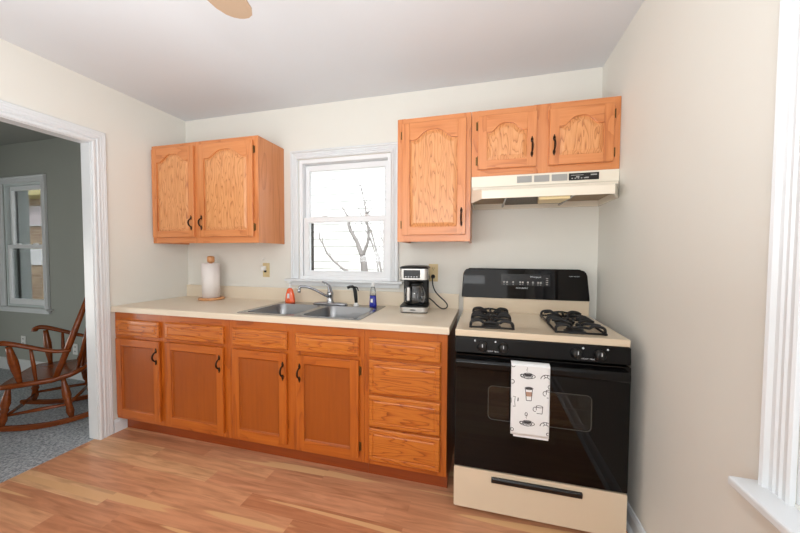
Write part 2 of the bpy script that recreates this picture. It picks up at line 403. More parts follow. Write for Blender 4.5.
m = MB(); m.prism([(44.2, 43.0), (74.2, 43.0), (74.2, 80.2), (44.2, 80.2)], XZ, .3, 5.4, holes=[[(45.3, 44.0), (73.3, 44.0), (73.3, 79.0), (45.3, 79.0)]]); m.done('frame', VINYL, w1, bevel=.05)
m = MB(); m.box(46.4, 47.0, 3.5, 4.2, 44, 60.8); m.done('screen_frame', DARKGAP, w1)
us = sash(w1, 'upper_sash', 45.4, 73.2, 60.9, 78.7, 46.8, 71.8, 62.6, 77.0, 2.1, 3.3)
ls = sash(w1, 'lower_sash', 45.5, 73.2, 44.0, 62.3, 47.3, 71.8, 45.7, 60.7, .7, 1.9)
for x in (52.5, 66.5):
    MB().box(x-.9, x+.9, .55, 1.5, 62.3, 62.75).box(x-.3, x+.3, .3, .9, 62.4, 62.9).done('sash_lock', VINYL, ls, bevel=.08)
MB().box(40.0, 78.3, -1.9, .7, 42.3, 43.05).done('window_sill', TRIM, w1, bevel=.18)
MB().box(40.9, 77.2, -.72, 0, 41.0, 42.3).done('apron', TRIM, w1, bevel=.12)

# far room window --------------------------------------------------------------
w2 = setting('window_2', (-86, 0, 28))
casing('casing', TRIM, lambda a, z, h: (a, -h, z), FWIN[0]+.1, FWIN[1]-.1, 27.6, FWIN[3]-.1, [(t*.85, h) for t, h in PROF], w2)
m = MB(); m.prism([(-99.2, 28), (-74.2, 28), (-74.2, 80.2), (-99.2, 80.2)], XZ, .2, 7.5, holes=[[(-98.3, 28.8), (-75.1, 28.8), (-75.1, 79.4), (-98.3, 79.4)]]); m.done('frame', ALU, w2)
sash(w2, 'upper_sash', -98.2, -75.2, 52.8, 79.3, -96.9, -76.0, 54.4, 77.6, 1.6, 2.6)
s2 = sash(w2, 'lower_sash', -98.2, -75.2, 28.9, 54.4, -96.9, -76.0, 31.2, 52.8, .4, 1.4)
for x in (-91.5, -80.5): MB().box(x-.9, x+.9, .2, 1.2, 54.4, 54.9).done('sash_lock', VINYL, s2, bevel=.08)
MB().box(-97.9, -97.3, 3.0, 3.6, 28.8, 79.4).done('track_seal', DARKGAP, w2)
MB().box(-103.5, -70.4, -1.9, .4, 27.1, 27.9).done('window_sill', TRIM, w2, bevel=.18)
MB().box(-102.6, -71.3, -.8, 0, 25.7, 27.1).done('apron', TRIM, w2, bevel=.15)

# big side window on the right wall ---------------------------------------------
w3 = setting('window_3', (W, -76, 29))
RX = lambda a, z, h: (W-h, a, z)
casing('casing', TRIM, RX, -99.9, -53.1, 28.3, 80, [(t*.78, h*.85) for t, h in PROFR], w3)
m = MB(); m.prism([(-100, 28.6), (-53.0, 28.6), (-53.0, 80), (-100, 80)], lambda a, b, d: (d, a, b), W+.1, W+5.4, holes=[[(-99, 29.4), (-53.6, 29.4), (-53.6, 79), (-99, 79)]]); m.done('frame', VINYL, w3, bevel=.05)
sash(w3, 'upper_sash', -98.9, -53.7, 54, 78.9, -97.2, -55.4, 56, 77.2, W+3.2, W+4.4, YZ)
s3 = sash(w3, 'lower_sash', -98.9, -53.7, 29.5, 56, -97.2, -55.4, 31.6, 54, W+2.0, W+3.1, YZ)
MB().box(W-2.8, W+1.9, -103.6, -49.5, 27.4, 28.3).done('window_sill', TRIM, w3, bevel=.2)
MB().box(W-1.5, W, -102.5, -51.2, 26.9, 27.4).done('sill_moulding', TRIM, w3, bevel=.12)

# doorway ------------------------------------------------------------------------
PROFD = [(0, 0), (0, .5), (.3, .65), (.75, .6), (.95, .3), (1.2, .55), (1.4, .62), (1.6, .4), (2.0, .42), (2.1, .5), (2.25, .42), (2.6, .45), (2.7, .52), (2.85, .45), (3.15, .5), (3.35, .4), (3.45, 0)]
casing('trim_1', TRIM, lambda a, z, h: (h, a, z), DO0+.2, DO1, 0, 80.1, PROFD, kind='structure')
casing('trim_2', TRIM, lambda a, z, h: (-3.4-h*.8, a, z), DO0+.2-.9, DO1+.9, .12, 81, PROF, kind='structure')
m = MB(); m.box(-3.4, 0, DO1-.2, DO1, 0.12, 80.1); m.box(-3.4, 0, DO0, DO0+.2, 0.12, 80.1); m.box(-3.4, 0, DO0+.2, DO1-.2, 79.9, 80.15)
m.done('trim_3', TRIM, bevel=.05, kind='structure')
# baseboards
def baseb(name, fn, a0, a1, mat=TRIM):
    m = MB(); m.prism([(0, 0), (.55, 0), (.55, 2.9), (.35, 3.4), (.2, 3.6), (0, 3.65)], fn, a0, a1); return m.done(name, mat, kind='structure')
baseb('baseboard_left', lambda a, b, d: (a, d, b), DO1+3.45, -21.1)
m = MB(); m.prism([(0, 0), (.5, 0), (.5, 2.9), (.35, 3.4), (.2, 3.7), (0, 3.8)], lambda a, b, d: (W-a, d, b), YB, 0)
m.prism([(.5, 0), (1.1, 0), (1.1, .4), (.8, .75), (.5, .85)], lambda a, b, d: (W-a, d, b), YB, 0); m.done('baseboard_right', TRIM, kind='structure')
m = MB(); m.prism([(0, 0.12), (.5, .12), (.5, 4.4), (.3, 5.0), (0, 5.2)], lambda a, b, d: (d, -a, b), -170, -3.4); m.done('baseboard_far_room', TRIM, kind='structure')

# ------------------------------------------------------------------ cabinet joinery
def handle(parent, x, z, y, length=4.1):
    m = MB(); h = length/2
    pts = [(0, -.12, h*.62), (0, -.55, h*.5), (0, -.95, h*.25), (0, -1.05, 0), (0, -.95, -h*.25), (0, -.55, -h*.5), (0, -.12, -h*.62)]
    pts = catmull([(x+p[0], y+p[1], z+p[2]) for p in pts], 4)
    n = len(pts); m.tube(pts, [.13+.10*math.sin(PI*i/(n-1)) for i in range(n)], 8)
    for s in (1, -1):
        c = z+s*h*.72
        m.loft([[(x+w*math.cos(a), y-d, c+s*0+hh*math.sin(a)) for a in [2*PI*k/12 for k in range(12)]] for w, hh, d in ((.3, .62, .01), (.28, .58, .14), (.12, .3, .24))], True, True, True, smooth=True)
        m.lathe([(.05, 0), (.14, .1), (.1, .22), (.01, .28)] if s > 0 else [(.01, -.28), (.1, -.22), (.14, -.1), (.05, 0)], (x, y-.12, z+s*h*.97), 8)
    return m.done('handle', BRONZE, parent)
def hinge(parent, x, z, y, side):
    m = MB(); m.box(x, x+side*.45, y-.1, y, z-.95, z+.95)
    m.lathe([(.02, -1.15), (.16, -1.05), (.14, -.9), (.16, -.85), (.16, .85), (.14, .9), (.16, 1.05), (.02, 1.15)], (x-side*.02, y-.22, z), 8)
    return m.done('hinge', BRASS, parent)
def arch_loop(x0, x1, z0, zs, rise, d, arch):
    """opening outline, inset d; lower-left, lower-right, up the right side, over the arch"""
    a, b = x0+d, x1-d
    out = [(a, z0+d), (b, z0+d)]
    if not arch:
        out += [(b, zs-d), (a, zs-d)]; return out
    n = 22; w = x1-x0; sh = .20
    for k in range(n+1):
        t = k/n; x = b+(a-b)*t
        u = min(t, 1-t)*2; u = max(0, (u-sh)/(1-sh))
        f = math.sin(PI/2*(3*u*u-2*u**3))**.85
        out.append((x, zs-d+rise*f))
    return out
def door(parent, x0, x1, z0, z1, yf, arch, hside, hz, hinge_z, hl=4.1, rise=2.0, mats=None, stile=1.9, handle_x=None, panel_mat=None, hinges=True):
    """door front: stiles, rails with arched top, raised or flat panel.  yf = cabinet face plane"""
    g = .02; yb = yf-g; y1 = yb-.75
    m = MB()
    ix0, ix1, iz0 = x0+stile, x1-stile, z0+stile
    zs = z1-stile-(rise if arch else 0)
    m.box(x0, ix0, y1, yb, z0, z1, 0); m.box(ix1, x1, y1, yb, z0, z1, 0)
    m.box(ix0, ix1, y1, yb, z0, iz0, 1)
    lp = arch_loop(ix0, ix1, iz0, zs, rise, 0, arch)
    if arch:
        m.prism([(ix0, z1), (ix1, z1)] + lp[2:], XZ, y1, yb, mat=1)
    else: m.box(ix0, ix1, y1, yb, z1-stile, z1, 1)
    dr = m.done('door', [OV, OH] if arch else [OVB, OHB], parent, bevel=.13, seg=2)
    p = MB(); loops = []
    prof = [(-.02, yb-.34), (.12, yb-.33), (.2, yb-.36), (1.0, yb-.66), (1.1, yb-.66)] if arch else [(-.02, yb-.58), (.12, yb-.55), (.3, yb-.38), (.42, yb-.36)]
    for d, y in prof:
        loops.append([(a, y, b) for a, b in arch_loop(ix0, ix1, iz0, zs, rise, d, arch)])
    V = [[p.bm.verts.new(q) for q in l] for l in loops]
    for A, B in zip(V, V[1:]):
        n = len(A)
        for i in range(n): p.face([A[i], A[(i+1) % n], B[(i+1) % n], B[i]])
    p.poly(V[-1])
    p.done('panel', panel_mat or OF, dr)
    hx = (x1-stile*.5) if hside == 'r' else (x0+stile*.5)
    if handle_x: hx = handle_x
    handle(dr, hx, hz, y1, hl)
    if hinges:
        for z in hinge_z:
            if hside == 'r': hinge(dr, x0-.02, z, yf, -1)
            else: hinge(dr, x1+.02, z, yf, 1)
    return dr
def drawer_front(parent, x0, x1, z0, z1, yf, name='drawer'):
    m = MB(); yb = yf-.02
    st = [(0, 0), (0, .5), (.22, .72), (.95, .75), (1.05, .62), (1.15, .62), (1.4, .72), (1.6, .72)]
    loops = [[(x0+d, yb-h, z0+d), (x1-d, yb-h, z0+d), (x1-d, yb-h, z1-d), (x0+d, yb-h, z1-d)] for d, h in st]
    m.loft(loops, True, True, True)
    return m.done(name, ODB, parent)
def face_frame(parent, yf, x0, x1, z0, z1, stiles, rails, t=.75):
    m = MB()
    for a, b in stiles: m.box(a, b, yf, yf+t, z0, z1, 0)
    for a, b, c, d in rails: m.box(a, b, yf, yf+t, c, d, 1)
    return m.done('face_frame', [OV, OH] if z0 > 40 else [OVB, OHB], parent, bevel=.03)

# upper left cabinet
UF = -12.0
c = thing('wall_cabinet', 'oak wall cabinet with two arched doors left of the window', 'cabinet', (19.7, 0, 54))
m = MB(); m.box(.15, .9, UF+.75, -.05, 54, 84); m.box(38.3, 39.0, UF+.75, -.05, 54, 84); m.box(.9, 38.3, UF+.75, -.05, 83.2, 84); m.box(.9, 38.3, UF+.75, -.05, 54.5, 55.2); m.box(.9, 38.3, -.5, -.05, 55.2, 83.2)
m.done('carcass', OV, c, bevel=.04)
face_frame(c, UF, .15, 39, 54, 84, [(.15, 2), (16.2, 19.4), (37.2, 39)], [(2, 16.2, 82.2, 84), (19.4, 37.2, 82.2, 84), (2, 16.2, 54, 56.2), (19.4, 37.2, 54, 56.2)])
door(c, .9, 16.9, 55.8, 82.8, UF, True, 'r', 60, (58.4, 80.2), rise=2.3)
door(c, 18.8, 37.6, 55.8, 82.8, UF, True, 'l', 60, (58.4, 80.2), rise=2.3)
# upper tall cabinet, right of the window
c = thing('wall_cabinet', 'tall narrow oak wall cabinet with one arched door, right of the window', 'cabinet', (88.5, 0, 54))
m = MB(); m.box(79.6, 80.3, UF+.75, -.05, 54, 84); m.box(96.7, 97.4, UF+.75, -.05, 54, 84); m.box(80.3, 96.7, UF+.75, -.05, 83.2, 84); m.box(80.3, 96.7, UF+.75, -.05, 54.5, 55.2); m.box(80.3, 96.7, -.5, -.05, 55.2, 83.2)
m.done('carcass', OV, c, bevel=.04)
face_frame(c, UF, 79.6, 97.4, 54, 84, [(79.6, 81.5), (95.6, 97.4)], [(81.5, 95.6, 82, 84), (81.5, 95.6, 54, 56.2)])
door(c, 80.9, 96.3, 55.6, 82.6, UF, True, 'r', 59.7, (58.2, 80.0), rise=2.2)
# over-range cabinet
c = thing('wall_cabinet', 'short oak wall cabinet with two small arched doors above the range hood', 'cabinet', (112.4, 0, 69))
m = MB(); m.box(97.5, 98.2, UF+.75, -.05, 69, 84); m.box(127.15, 127.85, UF+.75, -.05, 69, 84); m.box(98.2, 127.15, UF+.75, -.05, 83.2, 84); m.box(98.2, 127.15, UF+.75, -.05, 69.0, 69.7); m.box(98.2, 127.15, -.5, -.05, 69.7, 83.2)
m.done('carcass', OV, c, bevel=.04)
face_frame(c, UF, 97.5, 127.85, 69, 84, [(97.5, 99.6), (111, 114.6), (126.2, 127.85)], [(99.6, 111, 82, 84), (114.6, 126.2, 82, 84), (99.6, 111, 69, 71), (114.6, 126.2, 69, 71)])
door(c, 98.95, 111.5, 70.5, 82.5, UF, True, 'r', 74.7, (72.5, 80.5), rise=1.9)
door(c, 114.1, 126.5, 70.5, 82.5, UF, True, 'l', 74.7, (72.5, 80.5), rise=1.9)

# base cabinets
BF = -23.35
def base_cab(label, x0, x1, loc, end=False):
    c = thing('base_cabinet', label, 'cabinet', loc)
    m = MB(); m.box(x0, x0+.7, BF+.75, -.1, 4, 34.4); m.box(x1-.7, x1, BF+.75, -.1, 4, 34.4); m.box(x0+.7, x1-.7, BF+.75, -.1, 4, 4.7); m.box(x0+.7, x1-.7, -.5, -.1, 4.7, 34.4)
    if end: m.box(x1-.7, x1, -20.25, -.1, 0.01, 4)
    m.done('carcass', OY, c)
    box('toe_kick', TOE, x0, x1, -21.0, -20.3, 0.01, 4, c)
    return c
c = base_cab('oak base cabinet with two drawers over two doors beside the white doorway trim', .2, 39.2, (19.5, 0, 0))
face_frame(c, BF, .2, 39.2, 4, 34.45, [(.2, 2.0), (16.0, 19.8), (36.8, 39.2)], [(2, 16, 32, 34.45), (19.8, 36.8, 32, 34.45), (2, 16, 27, 28.4), (19.8, 36.8, 27, 28.4), (2, 16, 4, 5.8), (19.8, 36.8, 4, 5.8)])
drawer_front(c, 1.1, 16.7, 28.1, 32.4, BF); drawer_front(c, 18.9, 37.7, 28.1, 32.5, BF)
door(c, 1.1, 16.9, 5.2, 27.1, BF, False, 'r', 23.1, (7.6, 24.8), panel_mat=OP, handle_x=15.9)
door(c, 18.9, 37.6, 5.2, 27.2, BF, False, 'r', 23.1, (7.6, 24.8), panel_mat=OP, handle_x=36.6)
c = base_cab('oak sink cabinet with two false drawer fronts and two doors whose handles meet', 39.25, 75.3, (57, 0, 0))
face_frame(c, BF, 39.25, 75.3, 4, 34.45, [(39.25, 41.3), (55.0, 59.3), (73.2, 75.3)], [(41.3, 55, 32, 34.45), (59.3, 73.2, 32, 34.45), (41.3, 55, 27, 28.4), (59.3, 73.2, 27, 28.4), (41.3, 55, 4, 5.8), (59.3, 73.2, 4, 5.8)])
drawer_front(c, 40.5, 55.9, 28.1, 32.4, BF, 'false_drawer_front'); drawer_front(c, 58.2, 74.1, 28.1, 32.4, BF, 'false_drawer_front')
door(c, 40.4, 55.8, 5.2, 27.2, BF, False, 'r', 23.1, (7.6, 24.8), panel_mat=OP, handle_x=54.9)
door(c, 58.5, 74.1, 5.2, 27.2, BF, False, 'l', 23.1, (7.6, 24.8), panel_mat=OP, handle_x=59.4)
c = base_cab('oak base cabinet with a stack of four drawers next to the range', 75.35, 93.6, (84.5, 0, 0), True)
face_frame(c, BF, 75.35, 93.6, 4, 34.45, [(75.35, 77.4), (91.4, 93.6)], [(77.4, 91.4, 32, 34.45), (77.4, 91.4, 27, 28.6), (77.4, 91.4, 19.5, 21), (77.4, 91.4, 12.2, 13.5), (77.4, 91.4, 4, 5.8)])
for z0, z1 in ((28.3, 32.6), (20.4, 27.6), (12.9, 19.8), (5.2, 12.4)): drawer_front(c, 76.5, 92.3, z0, z1, BF)

# countertop
SK = (40.7, 73.9, -23.05, -2.7)
t = thing('countertop', 'long cream laminate countertop with low backsplash', 'countertop', (47, 0, 34.5))
CX = 94.05; CF = -24.45
prof = [(CF+.02, 34.52), (CF, 34.8), (CF, 35.6), (CF+.08, 35.85), (CF+.3, 36.0), (-22.2, 36.0), (-22.2, 34.52)]
m = MB(); m.prism(prof, YZ, .05, CX)
hx0, hx1, hy0, hy1 = SK[0]+.5, SK[1]-.5, -22.2, SK[3]-.6
m.box(.05, hx0, -22.2, -.8, 34.52, 36); m.box(hx1, CX, -22.2, -.8, 34.52, 36); m.box(hx0, hx1, hy1, -.8, 34.52, 36)
m.done('worktop', LAMINATE, t)
MB().prism([(-.8, 34.52), (-.05, 34.52), (-.05, 40.0), (-.65, 40.0), (-.78, 39.9), (-.8, 39.7)], YZ, .05, CX).done('backsplash', LAMINATE, t)

# sink
t = thing('kitchen_sink', 'double bowl stainless steel sink set into the countertop under the window', 'sink', (57.3, -13, 36))
bowls = [(42.3, 56.4, -21.9, -7.0), (58.2, 72.4, -21.9, -7.0)]
m = MB(); m.prism(rrect(SK[0], SK[1], SK[2], SK[3], .8), XY, 36.02, 36.16, holes=[rrect(*b, 2.0) for b in bowls]); m.done('rim', STEEL, t, bevel=.05)
for b in bowls:
    m = MB(); L_oops = []
    for d, z in ((-.02, 36.16), (.12, 35.9), (.35, 32), (.6, 30.2), (1.2, 29.5), (2.2, 29.3)):
        L_oops.append([(x, y, z) for x, y in rrect(b[0]+d, b[1]-d, b[2]+d, b[3]-d, 2.0+.3*max(d, 0))])
    m.loft(L_oops, True, False, True, smooth=True)
    bo = m.done('bowl', STEELB, t)
    cx, cy = (b[0]+b[1])/2, (b[2]+b[3])/2
    MB().lathe([(1.7, 0), (1.7, .12), (1.3, .1), (1.2, -.0), (.3, .03), (.01, .1)], (cx, cy, 29.32), 20).done('drain', CHROME, bo)

# faucet
t = thing('faucet', 'single lever chrome kitchen faucet with spout swung over the left bowl', 'faucet', (57.3, -4.7, 36.16))
m = MB(); m.loft([[(57.3+(x-57.3)*k, -4.7+(y+4.7)*k, z) for x, y in rrect(52.0, 62.8, -5.9, -3.6, 1.1)] for k, z in ((1, 36.17), (1, 36.45), (.95, 36.65), (.6, 36.85))], True, True, True, smooth=True); m.done('base_plate', CHROME, t)
MB().lathe([(1.25, 36.6), (1.15, 36.9), (.95, 37.3), (.9, 38.6), (.98, 38.9), (.95, 39.6), (.7, 40.1), (.01, 40.3)], (57.3, -4.7, 0), 20).done('body', CHROME, t)
pts = catmull([(56.9, -5.0, 38.4), (55.6, -6.2, 39.4), (53.9, -7.6, 40.7), (52.4, -8.9, 41.5), (51.2, -9.8, 41.7), (50.7, -10.2, 41.4), (50.6, -10.25, 40.8)], 5)
MB().tube(pts, .36, 12).lathe([(.36, 40.0), (.46, 40.1), (.46, 40.9), (.36, 41.0)], (50.6, -10.25, 0), 14).done('spout', CHROME, t)
pts = catmull([(57.3, -4.7, 39.7), (57.1, -4.6, 40.8), (56.6, -4.5, 41.7), (55.7, -4.4, 42.3), (54.6, -4.4, 42.7)], 4)
n = len(pts); MB().tube(pts, [1.05-.7*i/(n-1) for i in range(n)], 12, flat=.6).done('lever', CHROME, t)
t = thing('sink_sprayer', 'black pull-out side sprayer standing behind the right sink bowl', 'sprayer', (65.6, -5.0, 36.16))
MB().lathe([(.75, 36.17), (.75, 36.4), (.6, 36.6), (.5, 37.0), (.4, 37.1)], (65.6, -5, 0), 16).done('mount', WHITEP, t)
pts = catmull([(65.6, -5, 37.0), (65.5, -5, 38.5), (65.3, -5, 40.2), (65.0, -5.1, 41.4)], 4)
m = MB(); n = len(pts); m.tube(pts, [.42+.12*math.sin(PI*i/(n-1)*.9) for i in range(n)], 12)
m.tube([(65.3, -5, 41.1), (64.6, -5.4, 41.7), (63.9, -5.7, 41.6), (63.3, -5.9, 41.3)], [.42, .42, .4, .46], 12)
m.tube([(65.3, -4.9, 41.6), (65.9, -4.8, 41.3), (66.2, -4.8, 40.4)], [.2, .18, .14], 8); m.done('spray_head', BLACKP, t)
MB().lathe([(.3, -.02), (.38, .08), (.3, .2)], (64.2, -5.6, 41.55), 10, axis='x').done('nozzle_ring', CHROME, t)

# soap bottles -----------------------------------------------------------------
def pump_bottle(name, label, x, y, z, fill, cap_h, body, liquid_top, pump):
    t = thing(name, label, 'bottle', (x, y, z))
    return t
t = thing('soap_bottle', 'orange liquid soap bottle with white pump on the left rear rim of the sink', 'bottle', (44.1, -4.9, 36.16))
P_ = [(1.5, 0), (1.65, .15), (1.65, .4), (1.4, 2.4), (1.05, 3.6), (.95, 3.9), (.5, 4.35), (.42, 4.5)]
MB().lathe([(r, 36.18+h) for r, h in P_], (44.1, -4.9, 0), 20, sy=.62).done('bottle_body', ORANGE, t)
MB().box(43.75, 44.45, -5.83, -5.7, 37.1, 39.0).done('front_label', WHITEP, t, bevel=.1)
MB().lathe([(.45, 40.62), (.45, 41.1), (.2, 41.2), (.16, 42.1)], (44.1, -4.9, 0), 14).tube([(44.5, -4.9, 42.3), (43.7, -5.05, 42.35), (42.9, -5.25, 42.2)], [.3, .26, .16], 8).done('pump', WHITEP, t)
t = thing('soap_bottle', 'slim clear bottle half full of blue liquid on the right rear rim of the sink', 'bottle', (70.6, -4.8, 36.16))
b2 = MB().lathe([(.95, 36.18), (1.1, 36.3), (1.08, 37.0), (.95, 38.4), (.92, 39.3)], (70.6, -4.8, 0), 18, sy=.7).done('liquid', BLUE, t)
MB().lathe([(.97, 39.32), (.85, 40.4), (.62, 41.4), (.5, 41.7)], (70.6, -4.8, 0), 18, sy=.7).done('clear_shoulder', CLEAR, t)
MB().lathe([(.52, 41.72), (.52, 42.3), (.4, 42.45), (.3, 42.9), (.01, 43.0)], (70.6, -4.8, 0), 14).done('cap', WHITEP, t)
MB().box(70.15, 70.8, -5.62, -5.5, 37.4, 38.4).done('front_label', WHITEP, t, bevel=.08)

# paper towel holder -------------------------------------------------------------
t = thing('paper_towel_holder', 'round turned wood paper towel holder on the counter at the left end', 'paper towel holder', (15.2, -5.2, 36))
MB().lathe([(3.6, 36.02), (3.82, 36.15), (3.82, 36.5), (3.6, 36.7), (.6, 36.72)], (15.2, -5.2, 0), 40).done('base', TREENWOOD, t)
MB().lathe([(.45, 36.7), (.45, 47.9)], (15.2, -5.2, 0), 14).done('rod', TREENWOOD, t)
MB().lathe([(.6, 47.9), (.95, 48.05), (1.1, 48.5), (1.1, 49.6), (.9, 50.0), (.3, 50.1)], (15.2, -5.2, 0), 20).done('finial', TREENWOOD, t)
m = MB()
lp = []
for z in (36.76, 47.7):
    ring = []
    for k in range(48):
        a = 2*PI*k/48 - .35; r = 2.5 + .22*k/48
        ring.append((15.2+r*math.cos(a), -5.2+r*math.sin(a), z))
    lp.append(ring)
m.prism([(p[0], p[1]) for p in lp[0]], XY, 36.76, 47.7, smooth=False, holes=[[(15.2+.8*math.cos(2*PI*k/16), -5.2+.8*math.sin(2*PI*k/16)) for k in range(16)]])
for f in m.bm.faces: f.smooth = abs(f.normal.z) < .5
tag(m.done('paper_towel_roll', PAPER, org=(15.2, -5.2, 36.76)), 'white paper towel roll standing on the wooden holder', 'paper towels')

# wall plates ---------------------------------------------------------------------
t = thing('light_switch', 'almond wall plate with a white plug-in beside the window, above the paper towels side', 'switch', (32.2, 0, 45.6))
t['label'] = 'almond wall plate holding a small white plug-in, left of the kitchen window'
MB().box(30.9, 33.4, -.25, -.01, 43.3, 47.9).done('plate', ALMOND, t, bevel=.08)
MB().box(31.6, 32.7, -.32, -.25, 43.9, 45.2).done('receptacle', ALMOND, t, bevel=.05)
MB().box(31.0, 32.3, -1.4, -.26, 45.5, 46.9).box(31.2, 32.0, -1.7, -1.4, 46.0, 46.7).done('plug_in', WHITEP, t, bevel=.15)
MB().box(31.9, 32.35, -1.0, -.26, 44.9, 45.5).done('plug_base', BLACKP, t, bevel=.05)
o = MB().lathe([(.01, -.5), (.28, -.42), (.3, -.2), (.15, -.02)], (31.2, 0, 49.2), 10, axis='y').done('wall_hook', WHITEP, org=(31.2, 0, 49.2))
tag(o, 'tiny white wall hook above the almond wall plate left of the window', 'hook')
t = thing('power_outlet', 'almond wall outlet behind the coffee maker', 'outlet', (86.9, 0, 45.8))
MB().box(85.6, 88.2, -.25, -.01, 43.3, 48.2).done('plate', ALMOND, t, bevel=.08)
for z in (46.9, 44.7):
    m = MB(); m.prism(rrect(86.2, 87.6, z-.75, z+.75, .4), XZ, -.33, -.25, mat=0)
    for dx in (-.25, .25): m.box(86.9+dx-.05, 86.9+dx+.05, -.345, -.33, z-.05, z+.35, 1)
    m.lathe([(.12, -.345), (.12, -.33)], (86.9, 0, z-.35), 8, mat=1, axis='y'); m.done('receptacle', [ALMOND, BLACKP], t)
for (x, z, lab) in ((-89, 13.3, 'white outlet low on the grey wall under the far room window'), (-57.6, 12.3, 'white outlet low on the grey wall behind the rocking chair back')):
    t = thing('power_outlet', lab, 'outlet', (x, 0, z))
    MB().box(x-1.4, x+1.4, -.25, -.01, z-2.2, z+2.2).done('plate', WHITEP, t, bevel=.08)
    for dz in (-.9, .9): MB().box(x-.4, x-.25, -.3, -.25, z+dz-.2, z+dz+.3).box(x+.25, x+.4, -.3, -.25, z+dz-.2, z+dz+.3).done('receptacle', BLACKP, t)

# coffee maker (own coordinates, rotated slightly) ----------------------------------
t = thing('coffee_maker', 'black and silver drip coffee maker with glass carafe on the counter', 'coffee maker', (83.2, -6.9, 36.02), local=True)
t.rotation_euler = (0, 0, math.radians(6))
m = MB(); m.prism(rrect(-3.6, 3.6, -4.2, 4.0, 1.1), XY, .25, 1.45); m.prism(rrect(-3.45, 3.45, -4.05, 3.9, 1.0), XY, 0, .25, mat=1); m.prism(rrect(-3.62, 3.62, -4.22, 4.02, 1.1), XY, 1.45, 1.75, mat=1); m.done('base', [SILVER, BLACKP], t, bevel=.04)
m = MB(); m.box(-.8, .5, -4.27, -4.2, .7, .95); m.done('base_emblem', BLACKP, t)
MB().lathe([(2.6, 1.76), (2.6, 1.85), (.1, 1.87)], (0, -1.2, 0), 28).done('warming_plate', BLACKM, t)
MB().prism(rrect(-3.4, 3.4, 1.6, 4.0, .7), XY, 1.75, 8.4).done('rear_column', BLACKP, t, bevel=.05)
m = MB(); m.prism(rrect(-3.6, 3.6, -4.0, 4.0, .9), XY, 8.4, 11.2, mat=0); m.prism(rrect(-3.64, 3.64, -4.04, 4.04, .9), XY, 8.2, 8.45, mat=1); hs = m.done('brew_housing', [SILVER, BLACKP], t, bevel=.04)
MB().box(-2.6, 1.6, -4.14, -4.0, 8.85, 10.9).done('display', GREYP, t, bevel=.06)
m = MB()
for i in range(5): m.lathe([(.16, -4.2), (.16, -4.13)], (-2.0+.7*i, 0, 9.2), 8, axis='y')
m.done('buttons', PRINT, t)
m = MB(); m.loft([[(x*k, y*k, z) for x, y in rrect(-3.66, 3.66, -4.06, 4.06, .9)] for k, z in ((1, 11.2), (1, 11.45), (.9, 11.8), (.6, 11.95))], True, True, True); m.done('lid', BLACKP, t)
MB().lathe([(1.6, 8.2), (1.9, 7.9), (1.7, 7.75), (.4, 7.7)][::-1], (0, -1.2, 0), 20).done('filter_basket', BLACKP, t)
ca = MB().lathe([(2.2, 1.9), (2.55, 2.1), (2.8, 3.2), (2.8, 4.6), (2.5, 5.8), (1.95, 6.8), (1.9, 7.2)], (0, -1.2, 0), 28).done('carafe', CARAFE, t)
MB().lathe([(1.97, 6.7), (2.05, 7.0), (2.0, 7.5), (1.2, 7.65), (.01, 7.68)], (0, -1.2, 0), 24).done('carafe_lid', BLACKP, ca)
m = MB(); m.tube(catmull([(-.9, -3.1, 7.1), (-1.1, -3.4, 7.0), (-1.2, -4.75, 6.2), (-1.2, -4.75, 4.0), (-1.15, -4.4, 2.9), (-1.0, -3.75, 2.7)], 4), .36, 8, mat=0)
m.box(-1.5, -.9, -5.2, -5.0, 3.3, 6.6, 1); m.done('carafe_handle', [BLACKP, SILVER], ca, bevel=.04)
_q = math.radians(-6)
def cm(x, y, z):
    x, y, z = x-83.2, y+6.9, z-36.02
    return (x*math.cos(_q)-y*math.sin(_q), x*math.sin(_q)+y*math.cos(_q), z)
co = MB().tube(catmull([cm(*q) for q in [(86.9, -1.45, 44.6), (86.95, -2.0, 43.8), (87.2, -2.3, 42.2), (87.9, -2.5, 40.7), (89.2, -2.6, 39.3), (90.5, -2.7, 38.2), (91.2, -2.8, 37.2), (90.9, -2.9, 36.4), (89.8, -3.0, 36.2), (88.6, -3.0, 36.9), (87.5, -3.2, 38.0), (86.3, -3.4, 39.0)]], 5), .17, 8).done('power_cord', BLACKP, t)
MB().tube([cm(86.9, -y, 44.7) for y in (.37, .6, 1.2, 1.5)], [.5, .6, .5, .25], 12).done('plug', BLACKP, co)

# ------------------------------------------------------------------ range
S0, S1 = 95.4, 125.45
t = thing('gas_range', 'cream and black gas range standing at the right wall', 'stove', (110.4, -14, 0))
MB().box(S0+.15, S1-.15, -25.0, -1.4, .9, 34.7).done('oven_body', BLACK, t, bevel=.08)
